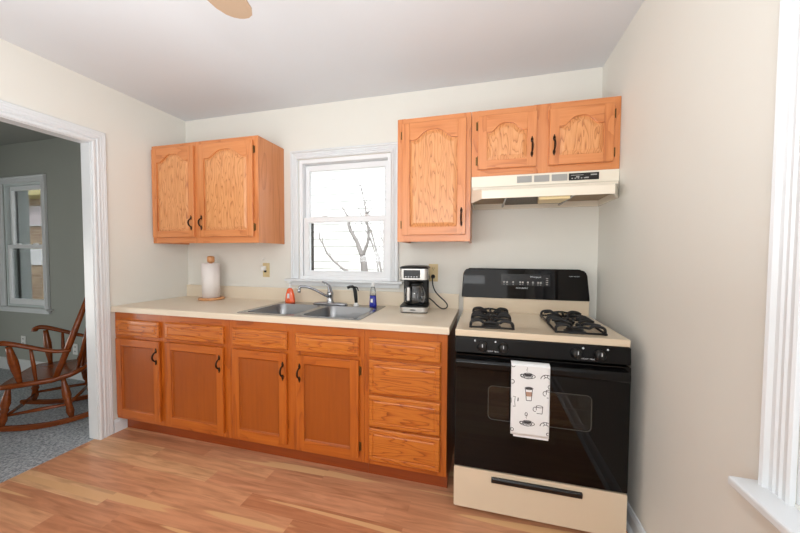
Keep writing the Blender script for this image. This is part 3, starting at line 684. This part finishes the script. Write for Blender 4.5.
# cooktop with recessed wells
ct = MB()
wells = [(98.0, 106.6, -23.7, -6.0), (113.9, 122.7, -23.7, -6.0)]
ct.prism([(S0, -25.9), (S1, -25.9), (S1, -1.2), (S0, -1.2)], XY, 34.85, 36.1, holes=[rrect(*w, .7) for w in wells])
ct.box(S0+.3, S1-.3, -25.3, -1.5, 34.72, 34.9)
cto = ct.done('cooktop', CREAMS, t, bevel=.22, seg=3)
for w in wells:
    m = MB(); m.loft([[(x, y, z) for x, y in rrect(w[0]+d, w[1]-d, w[2]+d, w[3]-d, .7)] for d, z in ((0, 36.0), (.2, 35.6), (.5, 35.45))], True, False, True); m.done('burner_well', CREAMS, cto)
    cx = (w[0]+w[1])/2
    for cy in (-19.3, -10.4):
        MB().lathe([(2.0, 35.46), (2.0, 35.8), (1.6, 35.9), (1.55, 36.25), (1.2, 36.4), (.01, 36.42)], (cx, cy, 0), 24).done('burner', BLACKM, cto)
    # cast iron double grate
    m = MB(); r = .27; gz = 37.45
    x0, x1, y0, y1 = w[0]+.2, w[1]-.2, w[2]+.2, w[3]-.2
    m.tube([(x0, y0, 36.3), (x0, y1, 36.3)], .22, 8); m.tube([(x1, y0, 36.3), (x1, y1, 36.3)], .22, 8)
    ym = (y0+y1)/2
    m.tube([(x0, y0, 36.3), (x1, y0, 36.3)], .2, 8); m.tube([(x0, y1, 36.3), (x1, y1, 36.3)], .2, 8)
    for yy in (y0+.6, ym-.9, ym+.9, y1-.6):
        for sx, xe in ((x0, cx-1.5), (x1, cx+1.5)):
            m.tube(catmull([(sx, yy, 36.3), (sx+(.1 if sx < cx else -.1), yy, 37.1), (sx+(.7 if sx < cx else -.7), yy, gz), (xe+(-.8 if sx < cx else .8), yy, gz+.1), (xe, yy+(.8 if yy < ym and yy < -18 else -.8)*0, gz-.35)], 3), r, 8)
    for cy in (-19.3, -10.4):
        for sgn in (-1, 1):
            for sx in (-1, 1):
                m.tube(catmull([(cx+sx*3.9, cy+sgn*1.9, gz-.1), (cx+sx*2.6, cy+sgn*1.7, gz+.12), (cx+sx*1.2, cy+sgn*1.0, gz-.1), (cx+sx*.75, cy+sgn*.7, gz-.7)], 3), r, 8)
            yo = cy+sgn*3.9
            m.tube(catmull([(cx-1.5, yo, gz-.3), (cx, yo, gz-.1), (cx+1.5, yo, gz-.3)], 3), r*.9, 8)
            m.tube([(cx, yo, gz-.1), (cx, cy+sgn*1.6, gz+.1), (cx, cy+sgn*1.1, gz-.3)], r, 8)
    for sx in (x0, x1):
        for yy in (y0+.2, y1-.2): m.lathe([(.28, 35.5), (.28, 36.3)], (sx, yy, 0), 8)
    m.done('burner_grate', BLACKM, cto)
# control panel and knobs
m = MB(); m.prism([(-25.0, 31.75), (-26.35, 31.75), (-26.1, 34.75), (-25.0, 34.75)], YZ, S0, S1); cp = m.done('control_panel', BLACK, t, bevel=.12)
for x in (100.6, 104.4, 116.9, 120.6):
    kn = MB().lathe([(.95, -26.2), (.95, -26.5), (.82, -26.6), (.78, -27.2), (.6, -27.3), (.01, -27.32)], (x, 0, 33.2), 24, axis='y').box(x-.14, x+.14, -27.5, -27.2, 32.55, 33.95).done('knob', BLACKP, cp)
    MB().box(x-.07, x+.07, -27.53, -27.5, 33.3, 33.9).done('pointer', PRINT, kn)
for x in (99.2, 103.0, 118.0, 121.9):
    MB().lathe([(.18, -26.22), (.18, -26.16)], (x, 0, 34.2), 8, axis='y').done('dial_mark', PRINT, cp)
def text(parent, s, x, z, y, size, mat, rot=(PI/2, 0, 0), align='CENTER', name='lettering'):
    cu = bpy.data.curves.new(name, 'FONT'); cu.body = s; cu.size = size*I; cu.extrude = .01*I; cu.align_x = align; cu.align_y = 'CENTER'; cu.materials.append(mat)
    tmp = bpy.data.objects.new(name, cu); COL.objects.link(tmp)
    dg = bpy.context.evaluated_depsgraph_get(); dg.update()
    me = bpy.data.meshes.new_from_object(tmp.evaluated_get(dg)); bpy.data.objects.remove(tmp)
    o = bpy.data.objects.new(name, me); COL.objects.link(o)
    if not me.materials: me.materials.append(mat)
    if parent: o.parent = parent; o.location = (Vector((x, y, z)) - ORG.get(parent.name, Vector((0, 0, 0))))*I; ORG[o.name] = ORG.get(parent.name)
    else: o.location = Vector((x, y, z))*I
    o.rotation_euler = rot
    return o
text(cp, 'FRONT  REAR', 102.5, 32.35, -26.34, .34, PRINT); text(cp, 'FRONT  REAR', 118.8, 32.35, -26.34, .34, PRINT)
# oven door
yd = -26.6
m = MB(); m.prism(rrect(S0+.1, S1-.1, 9.3, 31.55, .25), XZ, yd, -25.2, holes=[rrect(101.7, 119.6, 19.2, 25.9, .9)]); dr = m.done('oven_door', BLACKG, t, bevel=.06)
MB().prism(rrect(101.7, 119.6, 19.2, 25.9, .9), XZ, yd+.1, yd+.2).done('window_pane', OVENPANE, dr)
ra = MB(); ra.prism(rrect(101.75, 119.55, 19.25, 25.85, .9), XZ, yd+.02, yd+.1, holes=[rrect(101.87, 119.43, 19.37, 25.73, .8)]); ra.done('window_border', plain('border_grey', (70, 68, 62), .4), dr)
MB().tube([(101.8, yd+.7, 22.9), (119.5, yd+.7, 22.9)], .11, 6).tube([(101.8, yd+.7, 20.2), (119.5, yd+.7, 20.2)], .11, 6).done('oven_rack', STEEL, dr)
MB().box(101.8, 119.5, yd+1.05, yd+1.2, 19.3, 25.8).done('inner_lining', plain('brown_enamel', (86, 66, 46), .4), dr)
m = MB(); hp = [(-26.62, 31.0), (-27.2, 31.12), (-28.0, 30.95), (-28.3, 30.5), (-28.25, 29.6), (-27.9, 29.2), (-27.5, 29.4), (-27.5, 30.1), (-27.1, 30.4), (-26.62, 30.4)]
m.prism(hp, YZ, S0+.25, S1-.7); m.done('door_handle', BLACK, dr, bevel=.08)
# storage drawer
m = MB(); m.prism(rrect(S0+.05, S1-.05, 1.0, 9.0, .3), XZ, -26.5, -25.1); bd = m.done('storage_drawer', CREAMS, t, bevel=.14)
m = MB(); m.prism([(-26.5, 7.0), (-26.85, 7.05), (-27.1, 7.9), (-26.9, 8.15), (-26.5, 8.1)], YZ, 102.6, 118.3); m.done('drawer_pull', BLACKP, bd, bevel=.05)
for x, y in ((97.8, -23.8), (123, -23.8), (97.8, -3), (123, -3)): MB().lathe([(.8, .01), (.8, .35), (.4, .5), (.4, .95)], (x, y, 0), 12).done('levelling_foot', BLACKP, t)
# backguard
MB().prism([(-3.4, 36.0), (-3.3, 39.7), (-.6, 39.7), (-.6, 36.0)], YZ, S0+.1, S1-.1).done('riser', CREAMS, t, bevel=.12)
out = [(95.05, 39.7), (125.35, 39.7), (125.35, 40.4), (124.85, 45.8), (124.6, 46.5), (124.1, 47.0), (123.3, 47.2), (96.8, 47.2), (96.1, 47.0), (95.6, 46.5), (95.4, 45.8), (95.05, 40.4)]
def BGP(a, b, d): return (a, d + (b-39.7)*.075, b)
m = MB(); m.prism(out, BGP, -3.6, -1.8); bgp = m.done('control_console', BLACKG, t, bevel=.16, seg=3)
m = MB(); m.prism([(96.6, 46.95), (123.6, 46.95), (123.4, 47.3), (96.8, 47.3)], XZ, -2.9, -.6); m.box(96.4, 124.2, -1.3, -.6, 39.7, 47.0); m.done('console_cap', BLACK, bgp, bevel=.1)
cy = lambda z: -3.6+(z-39.7)*.075-.012
m = MB(); m.prism([(105.0, 43.1), (116.6, 43.1), (116.6, 46.0), (105.0, 46.0)], BGP, -3.62, -3.6); CD = m
tilt = (PI/2-math.atan(.075), 0, 0)
text(bgp, 'Whirlpool', 113.2, 45.3, cy(45.3)-.02, .62, PRINT, tilt)
text(bgp, 'ACCUBAKE', 110.0, 42.45, cy(42.45)-.01, .55, PRINT, tilt)
text(bgp, 'SUPER CAPACITY', 122.0, 45.6, cy(45.6)-.01, .3, PRINT, tilt)
m = CD
for i, x in enumerate((105.7, 106.4, 107.9, 109.6, 110.2, 111.4, 112.6, 113.8, 114.4)):
    z = 43.9
    m.prism([(x-.2, z-.22), (x+.2, z-.22), (x+.2, z+.22), (x-.2, z+.22)], BGP, -3.65, -3.62, mat=1)
    m.prism([(x-.2, z-.6), (x+.15, z-.6), (x+.15, z-.5), (x-.2, z-.5)], BGP, -3.65, -3.62, mat=1)
for z in (43.4, 43.9, 44.4, 44.9): m.prism([(115.6, z), (116.1, z), (116.1, z+.18), (115.6, z+.18)], BGP, -3.65, -3.62, mat=1)
m.done('clock_display', [GREYP, GREYV], bgp)

# tea towel over the handle ------------------------------------------------------
m = MB(); X0, X1, ZT, ZB = 105.75, 112.25, 31.2, 18.1
def tw(x, z, off=0):   # front surface of towel
    return -28.52 - .05*math.sin((x-105.8)*1.1) + .06*math.sin(z*.5) - off
nx, nz_ = 14, 24
def sheet(x0, x1, z0, z1, yf, mat=0):
    V = [[m.bm.verts.new((x0+(x1-x0)*i/nx, yf(x0+(x1-x0)*i/nx, z0+(z1-z0)*k/nz_), z0+(z1-z0)*k/nz_)) for i in range(nx+1)] for k in range(nz_+1)]
    for k in range(nz_):
        for i in range(nx): m.face([V[k][i], V[k][i+1], V[k+1][i+1], V[k+1][i]], mat, True)
    return V
front = sheet(X0, X1, ZB, 30.78, lambda x, z: tw(x, z))
back = sheet(X0, X1, ZB, 30.78, lambda x, z: tw(x, z)+.08)
for a, b in zip(front, front[1:]): pass
for k in range(nz_):
    for side in (0, nx): m.face([front[k][side], front[k+1][side], back[k+1][side], back[k][side]])
for i in range(nx): m.face([front[0][i], front[0][i+1], back[0][i+1], back[0][i]])
# over the bar and down behind
def strip(pts, th=.07):
    A = [[m.bm.verts.new((x, y, z)) for x in (X0, X1)] for y, z in pts]
    for a, b in zip(A, A[1:]): m.face([a[0], a[1], b[1], b[0]], 0, True)
strip([(-28.52, 30.75), (-28.4, 31.05), (-28.0, 31.2), (-27.5, 31.25), (-27.15, 31.22)])
strip([(-28.44, 30.75), (-28.35, 30.95), (-28.0, 31.12), (-27.5, 31.18), (-27.15, 31.16)])
# second layer peeking out below
V = [[m.bm.verts.new((x, -28.4, z)) for x in (X0+.5, X1-.05)] for z in (ZB-.45, 20)]
m.face([V[0][0], V[0][1], V[1][1], V[1][0]])
# printed cups: flat strokes that lie on the cloth
def stroke(pts, w=.11, mat=1):
    P0 = pts; pts = []
    for (a, b), (c_, d) in zip(P0, P0[1:]):
        k = max(1, int(math.hypot(c_-a, d-b)/.3))
        pts += [(a+(c_-a)*i/k, b+(d-b)*i/k) for i in range(k)]
    pts.append(P0[-1])
    pts = [p for p in pts if X0+.02 <= p[0] <= X1-.02 and ZB+.02 <= p[1] <= 30.75]
    for (a, b), (c_, d) in zip(pts, pts[1:]):
        L = math.hypot(c_-a, d-b)
        if L < 1e-4 or L > .5: continue
        nx_, nz2 = -(d-b)/L*w/2, (c_-a)/L*w/2
        q = [(a+nx_, b+nz2), (c_+nx_, d+nz2), (c_-nx_, d-nz2), (a-nx_, b-nz2)]
        m.face([m.bm.verts.new((x, tw(x, z)-.012, z)) for x, z in q], mat)
def ell(cx, cz, rx, rz, a0=0, a1=360, n=20): return [(cx+rx*math.cos(math.radians(a0+(a1-a0)*k/n)), cz+rz*math.sin(math.radians(a0+(a1-a0)*k/n))) for k in range(n+1)]
def blob(pts, mat=1):
    pts = [(min(max(x, X0+.03), X1-.03), z) for x, z in pts]
    if max(p[0] for p in pts)-min(p[0] for p in pts) < .05: return
    vs = [m.bm.verts.new((x, tw(x, z)-.010, z)) for x, z in pts]; m.face(vs, mat)
def saucer_cup(cx, cz):
    stroke(ell(cx, cz, 1.25, .42)); stroke(ell(cx, cz+.15, .8, .62, 180, 360)); stroke(ell(cx, cz+.2, .82, .38)); blob(ell(cx, cz+.2, .68, .27, 0, 342, 19), 1)
    stroke(ell(cx-1.0, cz+.1, .3, .22)); stroke([(cx-.1, cz+.9), (cx-.25, cz+1.15), (cx-.05, cz+1.35), (cx-.15, cz+1.6)], .06)
def togo(cx, cz):
    stroke([(cx-.6, cz+1.0), (cx-.42, cz-1.1), (cx+.42, cz-1.1), (cx+.6, cz+1.0)])
    stroke([(cx-.6, cz+1.0), (cx-.6+.4, cz+1.0), (cx+.2, cz+1.0), (cx+.6, cz+1.0)], .07); stroke(ell(cx, cz+1.1, .7, .22)); blob(ell(cx, cz+1.12, .6, .15, 0, 342, 19), 1)
    blob([(cx-.56, cz+.45), (cx-.48, cz-.35), (cx+.48, cz-.35), (cx+.56, cz+.45)], 2)
def mug(cx, cz, s=1):
    stroke([(cx-.55*s, cz+.6), (cx-.5*s, cz-.1), (cx-.45*s, cz-.65), (cx+.45*s, cz-.65), (cx+.5*s, cz), (cx+.55*s, cz+.6)]); stroke(ell(cx, cz+.6, .55, .18)); stroke(ell(cx-.75*s, cz+.05, .3, .4, 60, 300))
def pot(cx, cz):
    stroke([(cx-.4, cz+.9), (cx+.35, cz+.9), (cx+.25, cz), (cx+.35, cz-.9), (cx-.45, cz-.9), (cx-.3, cz), (cx-.4, cz+.9)], .08); stroke([(cx+.35, cz+.8), (cx+.85, cz+.75), (cx+.8, cz+.1)], .17)
def croissant(cx, cz):
    stroke(ell(cx, cz-.3, .95, .8, 0, 180), .13); stroke(ell(cx, cz-.3, .45, .35, 10, 170)); stroke([(cx-.95, cz-.3), (cx-.4, cz-.25)], .12); stroke([(cx-.4, cz+.4), (cx-.2, cz)]); stroke([(cx+.1, cz+.5), (cx+.1, cz+.05)])
saucer_cup(108.6, 29.0); saucer_cup(108.6, 20.4); togo(108.8, 25.7); mug(110.6, 23.1); pot(106.15, 24.2); mug(112.2, 26.1, 1); croissant(111.7, 29.0); croissant(111.7, 20.5)
stroke(ell(106.1, 30.8, .3, .3)); stroke(ell(106.0, 27.8, .3, .35)); stroke(ell(112.2, 27.4, .25, .3)); stroke(ell(108.4, 22.1, .2, .3)); stroke(ell(106.0, 19.0, .3, .3)); stroke(ell(112.1, 18.9, .3, .25)); stroke(ell(110.4, 31.2, .5, .2, 180, 360), .12)
tag(m.done('tea_towel', [CLOTH, INK, INKT], org=(109.2, -28.5, 25)), 'white tea towel printed with coffee cups hung over the oven door handle', 'towel')

# ------------------------------------------------------------------ range hood
t = thing('range_hood', 'cream under-cabinet range hood over the gas range', 'range hood', (112.4, 0, 62.8))
hx0, hx1, lx0, lx1 = 97.55, 127.85, 100.0, 125.3
def hs_(z, y, f): # plan outline at a level: f = 0 square front, 1 lip
    return [(hx0, -.1, z), (hx1, -.1, z), (hx1, -12.0, z), (hx1+(lx1-hx1)*f, y, z), (hx0+(lx0-hx0)*f, y, z), (hx0, -12.0, z)]
m = MB()
lv = [(68.95, -12.1, .001), (66.5, -12.2, .03), (66.2, -12.7, .14), (65.7, -13.0, .2), (64.9, -17.3, .98), (64.6, -17.5, 1), (62.9, -17.5, 1)]
m.loft([hs_(z, y, f) for z, y, f in lv], True, True, False)
inn = lambda z, k: [(hx0+.4, -.5, z), (hx1-.4, -.5, z), (hx1-.4, -11.5, z), (lx1-.3, -17.1, z), (lx0+.3, -17.1, z), (hx0+.4, -11.5, z)]
m.loft([hs_(62.9, -17.5, 1), inn(62.9, 0), inn(64.4, 0)], True, False, False); hb = m.done('hood_shell', CREAM, t, bevel=.06)
MB().loft([inn(64.4, 0)], True).face and None
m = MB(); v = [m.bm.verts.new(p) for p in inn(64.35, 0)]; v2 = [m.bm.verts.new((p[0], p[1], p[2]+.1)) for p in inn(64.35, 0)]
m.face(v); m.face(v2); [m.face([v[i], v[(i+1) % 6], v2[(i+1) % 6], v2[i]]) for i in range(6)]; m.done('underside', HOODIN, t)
MB().box(105.6, 118.2, -14.4, -2.0, 63.7, 64.3).done('grease_filter', FILTER, t, bevel=.05)
for x in (105.1, 118.6): MB().box(x-.22, x+.22, -15.2, -1.0, 63.25, 63.7).done('filter_clip', STEEL, t, bevel=.05)
MB().prism([(111.6, -16.7), (117.6, -16.7), (117.0, -11.0), (112.2, -11.0)], XY, 62.4, 64.3).done('light_lens', BULBC, t, bevel=.15)
for x0, x1 in ((107.6, 110.7), (111.2, 114.3), (114.8, 117.9)):
    m = MB()
    for k in range(6): m.box(x0, x1, -12.3, -12.1, 67.05+.25*k, 67.2+.25*k)
    m.box(x0, x1, -12.22, -12.1, 67.05, 68.5); m.done('vent_grille', GREYV, t)
MB().box(118.2, 124.0, -12.34, -12.1, 67.0, 68.5).done('switch_panel', BLACKP, t, bevel=.04)
m = MB()
for k in range(6): m.box(118.7+.6*k, 119.0+.6*k, -12.37, -12.34, 67.3, 67.5)
m.box(118.6, 121.0, -12.37, -12.34, 68.0, 68.1); m.box(122.4, 123.6, -12.37, -12.34, 67.9, 68.15); m.box(119.6, 120.2, -12.5, -12.34, 67.55, 67.8); m.box(121.4, 122.0, -12.5, -12.34, 67.3, 67.55)
m.done('switch_markings', GREYV, t)

# ------------------------------------------------------------------ ceiling fan (one blade tip enters the frame)
fx, fy, fz = 68.6, -76.0, 86.0
t = thing('ceiling_fan', 'tan-bladed ceiling fan in the middle of the ceiling, one blade tip in view', 'fan', (fx, fy, H))
MB().lathe([(2.8, H-.02), (2.8, H-1.0), (1.5, H-2.2), (.5, H-2.4), (.5, fz+3.2), (3.0, fz+3.0), (4.2, fz+2.2), (4.3, fz+.6), (3.0, fz-.6), (1.5, fz-1.2), (.01, fz-1.3)], (fx, fy, 0), 28).done('motor_housing', TRIM, t)
for k in range(5):
    a = math.radians(97+72*k); dx, dy = math.cos(a), math.sin(a); px, py = -dy, dx
    L1 = 28.6
    o2 = []
    for r, w in ((7.5, 2.0), (14, 2.5), (21, 3.0), (24.5, 3.1), (26.6, 2.8), (27.8, 2.1), (28.4, 1.2), (28.6, .3)): o2.append((r, w))
    pts = [(r, w) for r, w in o2] + [(r, -w) for r, w in reversed(o2)]
    m = MB(); m.prism(pts, lambda r, w, d: (fx+dx*r+px*w, fy+dy*r+py*w, fz+d+.12*w), 0, .22); bl = m.done('blade', FANW, t, bevel=.04)
    MB().tube([(fx+dx*3.4, fy+dy*3.4, fz+1.2), (fx+dx*6, fy+dy*6, fz+.5), (fx+dx*9, fy+dy*9, fz+.35)], [.5, .5, .7], 8, flat=.3).done('blade_iron', BRASS, bl)

# ------------------------------------------------------------------ rocking chair (own coordinates: x forward, y to its left)
t = thing('rocking_chair', 'brown wooden rocking chair with spindle back on the grey carpet', 'rocking chair', (-29.2, -21.97, .14), local=True)
a = math.radians(45.1)
# forward F = (-cos a, -sin a); near side S = (sin a, -cos a); local +y must be on the left of forward
t.rotation_euler = (0, 0, math.atan2(-math.sin(a), -math.cos(a)))
NS = 1   # local y of the near side (left of forward)
zr = lambda u: ((u+2.12)**2)/71.0
for s in (1, -1):
    us = [-21+1.5*k for k in range(22)]
    m = MB(); m.prism([(u, zr(u)) for u in us] + [(u, zr(u)+1.5-(.5 if abs(u) > 20 or u > 9.5 else 0)) for u in reversed(us)], XZ, s*9.3-.45, s*9.3+.45); m.done('rocker', CH, t, bevel=.12)
m = MB()
outl = []
for x, y in [(8.2, 0), (8.4, 5), (8.0, 9.2), (6.6, 10.6), (2, 10.7), (-3, 10.2), (-7, 9.2), (-9.6, 7.4), (-10.6, 4), (-10.8, 0)]: outl.append((x, y))
full = outl + [(x, -y) for x, y in reversed(outl[1:-1])]
def seatz(x, y): return 14.3 + (max(0, -x-2)**2)*.035 - (max(0, x-5)**2)*.06
loops = []
for k, dz in ((.93, -1.5), (1.0, -1.0), (1.0, -.25), (.96, 0), (.8, -.12), (.5, -.4), (.2, -.45)):
    loops.append([(x*k-.0, y*k, seatz(x*k, y*k)+dz) for x, y in full])
m.loft(loops, True, True, True, smooth=True); m.done('seat', CH, t)
def turned(p0, p1, name, par, mids=((0, .55), (.08, .6), (.3, .95), (.45, 1.05), (.55, .75), (.6, 1.0), (.66, .7), (.85, .95), (1, .5)), seg=12):
    p0, p1 = Vector(p0), Vector(p1); m = MB(); m.tube([p0.lerp(p1, f) for f, r in mids], [r for f, r in mids], seg); return m.done(name, CH, par)
for s in (1, -1):
    turned((6.2, s*8.2, 13.0), (7.3, s*9.3, zr(7.3)+1.3), 'leg', t)
    turned((-4.7, s*7.8, 13.2), (-6.7, s*9.3, zr(-7.4)+1.3), 'leg', t)
    m = MB(); m.tube([(7, s*8.9, 5.2), (0, s*8.9, 5.5), (-6.8, s*8.9, 5.6)], [.35, .55, .35], 8); m.done('stretcher', CH, t)
    # arm: rises to a rolled scroll at the front
    arm = catmull([(-7.2, s*10.0, 22.0), (-4, s*10.6, 22.3), (-1, s*11, 23.5), (2, s*11.2, 24.8), (4.6, s*11.3, 25.8), (6.2, s*11.2, 26.1), (7.2, s*11.2, 25.6), (7.4, s*11.2, 25.0)], 4)
    n = len(arm); m = MB(); m.tube(arm, [.8+.5*(i/(n-1)) for i in range(n)], 12, flat=.62); m.done('arm', CH, t)
    turned((4.8, s*11.1, 25.0), (3.4, s*9.6, 13.9), 'arm_post', t, ((0, .6), (.15, .75), (.4, 1.0), (.6, .95), (.85, .65), (1, .5)))
    m = MB(); m.tube([(.7, s*10.9, 23.9), (.5, s*10.2, 19), (.2, s*9.9, 13.9)], [.35, .5, .35], 8); m.done('arm_spindle', CH, t)
    m = MB(); m.tube([(-3.4, s*9.3, 13.6), (-7, s*9.4, 24.5), (-11.4, s*9.5, 38.5)], [.65, .85, .6], 10); m.done('back_post', CH, t)
for yv in (5.2, -5.2):
    m = MB(); m.tube([(7, 0, 4.5), (7, 8.6, 4.8)] if yv > 0 else [(7, 0, 4.5), (7, -8.6, 4.8)], [.55, .35], 8)
    m.done('cross_stretcher', CH, t)
m = MB(); m.tube([(-6.8, -8.6, 6.5), (-6.8, 0, 6.2), (-6.8, 8.6, 6.5)], [.35, .5, .35], 8); m.done('cross_stretcher', CH, t)
for k in range(5):
    y = -6.4+3.2*k
    m = MB(); m.tube([(-7.2-.25*(2-abs(k-2)), y*.85, 14.8), (-9.2, y*.92, 24), (-12.2, y, 37.6)], [.4, .55, .4], 8, flat=1); m.done('back_spindle', CH, t)
m = MB(); cr_ = []
for z, x in ((37.0, -11.2), (38.6, -11.7), (40.6, -12.3), (41.6, -12.6)):
    row = []
    for k in range(13):
        y = -11+22*k/12; ez = (1.2*math.cos(PI*y/22) if z > 39 else 0)
        row.append((x-1.2*math.cos(PI*y/26), y, z+ez))
    cr_.append(row)
fr = cr_; bk = [[(p[0]-.8, p[1], p[2]) for p in r] for r in cr_]
ring = [list(x) for x in zip(*(fr + bk[::-1]))]
m.loft(ring, True, True, True, smooth=True); m.done('crest_rail', CH, t)

# ------------------------------------------------------------------ outside
t = thing('neighbour_house', 'white clapboard house wall seen through the kitchen window', 'house', (60, 125, -12))
m = MB()
k = -12.0
pr = []
while k < 150:
    pr += [(119.2, k), (120.0, k+5.2)]; k += 5.3
m.prism([(126, -12)] + pr + [(126, k)], YZ, -90, 230); m.done('clapboard_wall', SIDING, t)
t = thing('brick_house', 'tan brick house seen through the far room window', 'house', (-330, 120, -12))
MB().box(-520, -190, 110, 200, -12, 101).done('brick_wall', BRICK, t)
MB().box(-530, -180, 96, 210, 101, 106).done('soffit', SOFFIT, t)
w = MB().box(-323, -280, 108.8, 110, 76, 94).done('window', VINYL, t)
m = MB()
for k in range(7): m.box(-321, -282, 108.2, 108.7, 77.5+2.3*k, 79.2+2.3*k)
m.done('blinds', plain('pinkish_blinds', (226, 214, 216), .6), w)
w = MB().box(-323, -280, 108.8, 110, 40, 55).done('window', VINYL, t)
# bare tree
t = thing('bare_tree', 'leafless branching tree outside the kitchen window', 'tree', (45, 60, -12))
m = MB()
def limb(pts, r0, r1, twigs=0, tl=7):
    P = catmull(pts, 4); n = len(P); m.tube(P, [r0+(r1-r0)*i/(n-1) for i in range(n)], 7)
    for q in range(twigs):
        i = random.randrange(n//3, n-1); p = P[i]; d = Vector((random.uniform(-.6, .8), random.uniform(-.4, .4), 1)).normalized()*random.uniform(.5, 1)*tl
        mid = p+d*.5+Vector((random.uniform(-.7, .7), 0, random.uniform(-.4, .4)))
        m.tube([p, mid, p+d], [.2, .14, .07], 5)
        e = mid+Vector((random.uniform(-2.5, 2.5), random.uniform(-1, 1), random.uniform(1, 3))); m.tube([mid, e], [.12, .06], 5)
limb([(44, 60, -12), (43.6, 60, 15), (42.9, 60, 42.8), (41.8, 60, 50.3)], 2.0, 1.7)
limb([(41.8, 60, 50.3), (40, 60, 54), (38.9, 60, 57.1), (35.3, 60, 63.2), (34.3, 60, 65.7), (34.9, 60, 68), (33.2, 60, 71), (30, 60, 76)], 1.3, .25, 9)
limb([(41.9, 60, 50.3), (44.5, 60, 57), (44.9, 60, 62), (44, 60, 69), (42.9, 60, 76), (41.3, 60, 84)], .9, .15, 14)
limb([(58, 61, -12), (54, 61, 20), (51.6, 60, 43), (48.7, 60, 54), (46.1, 60, 63), (41.3, 60, 69.8), (38.9, 60, 77)], .8, .12, 8)
limb([(56, 59, -12), (52, 59, 25), (50, 60, 43.7), (47.6, 60, 54.1), (43.4, 60, 63), (40.5, 60, 67.6)], .6, .1, 5)
limb([(62, 60, 20), (55, 60, 45), (53.5, 60, 54), (51, 60, 62), (51.5, 60, 70)], .5, .1, 5)
m.done('trunk', BARK, t)
m = MB()
limb([(40.0, 60.5, 38), (33.4, 60, 42.6), (31.5, 60, 43.4), (28, 60, 46), (24.8, 60, 48.7), (22, 60, 52), (20.2, 60, 55.7), (18.4, 60, 58.5), (18, 60, 62)], .75, .3, 3, 3.5)
m.tube([(20.2, 60, 55.7), (19.6, 60, 58.5), (19.8, 60, 61)], [.35, .25, .15], 6)
m.tube([(18.5, 60, 58.5), (16.8, 60, 60.2)], [.25, .12], 6)
m.done('side_branch', BARK, t)
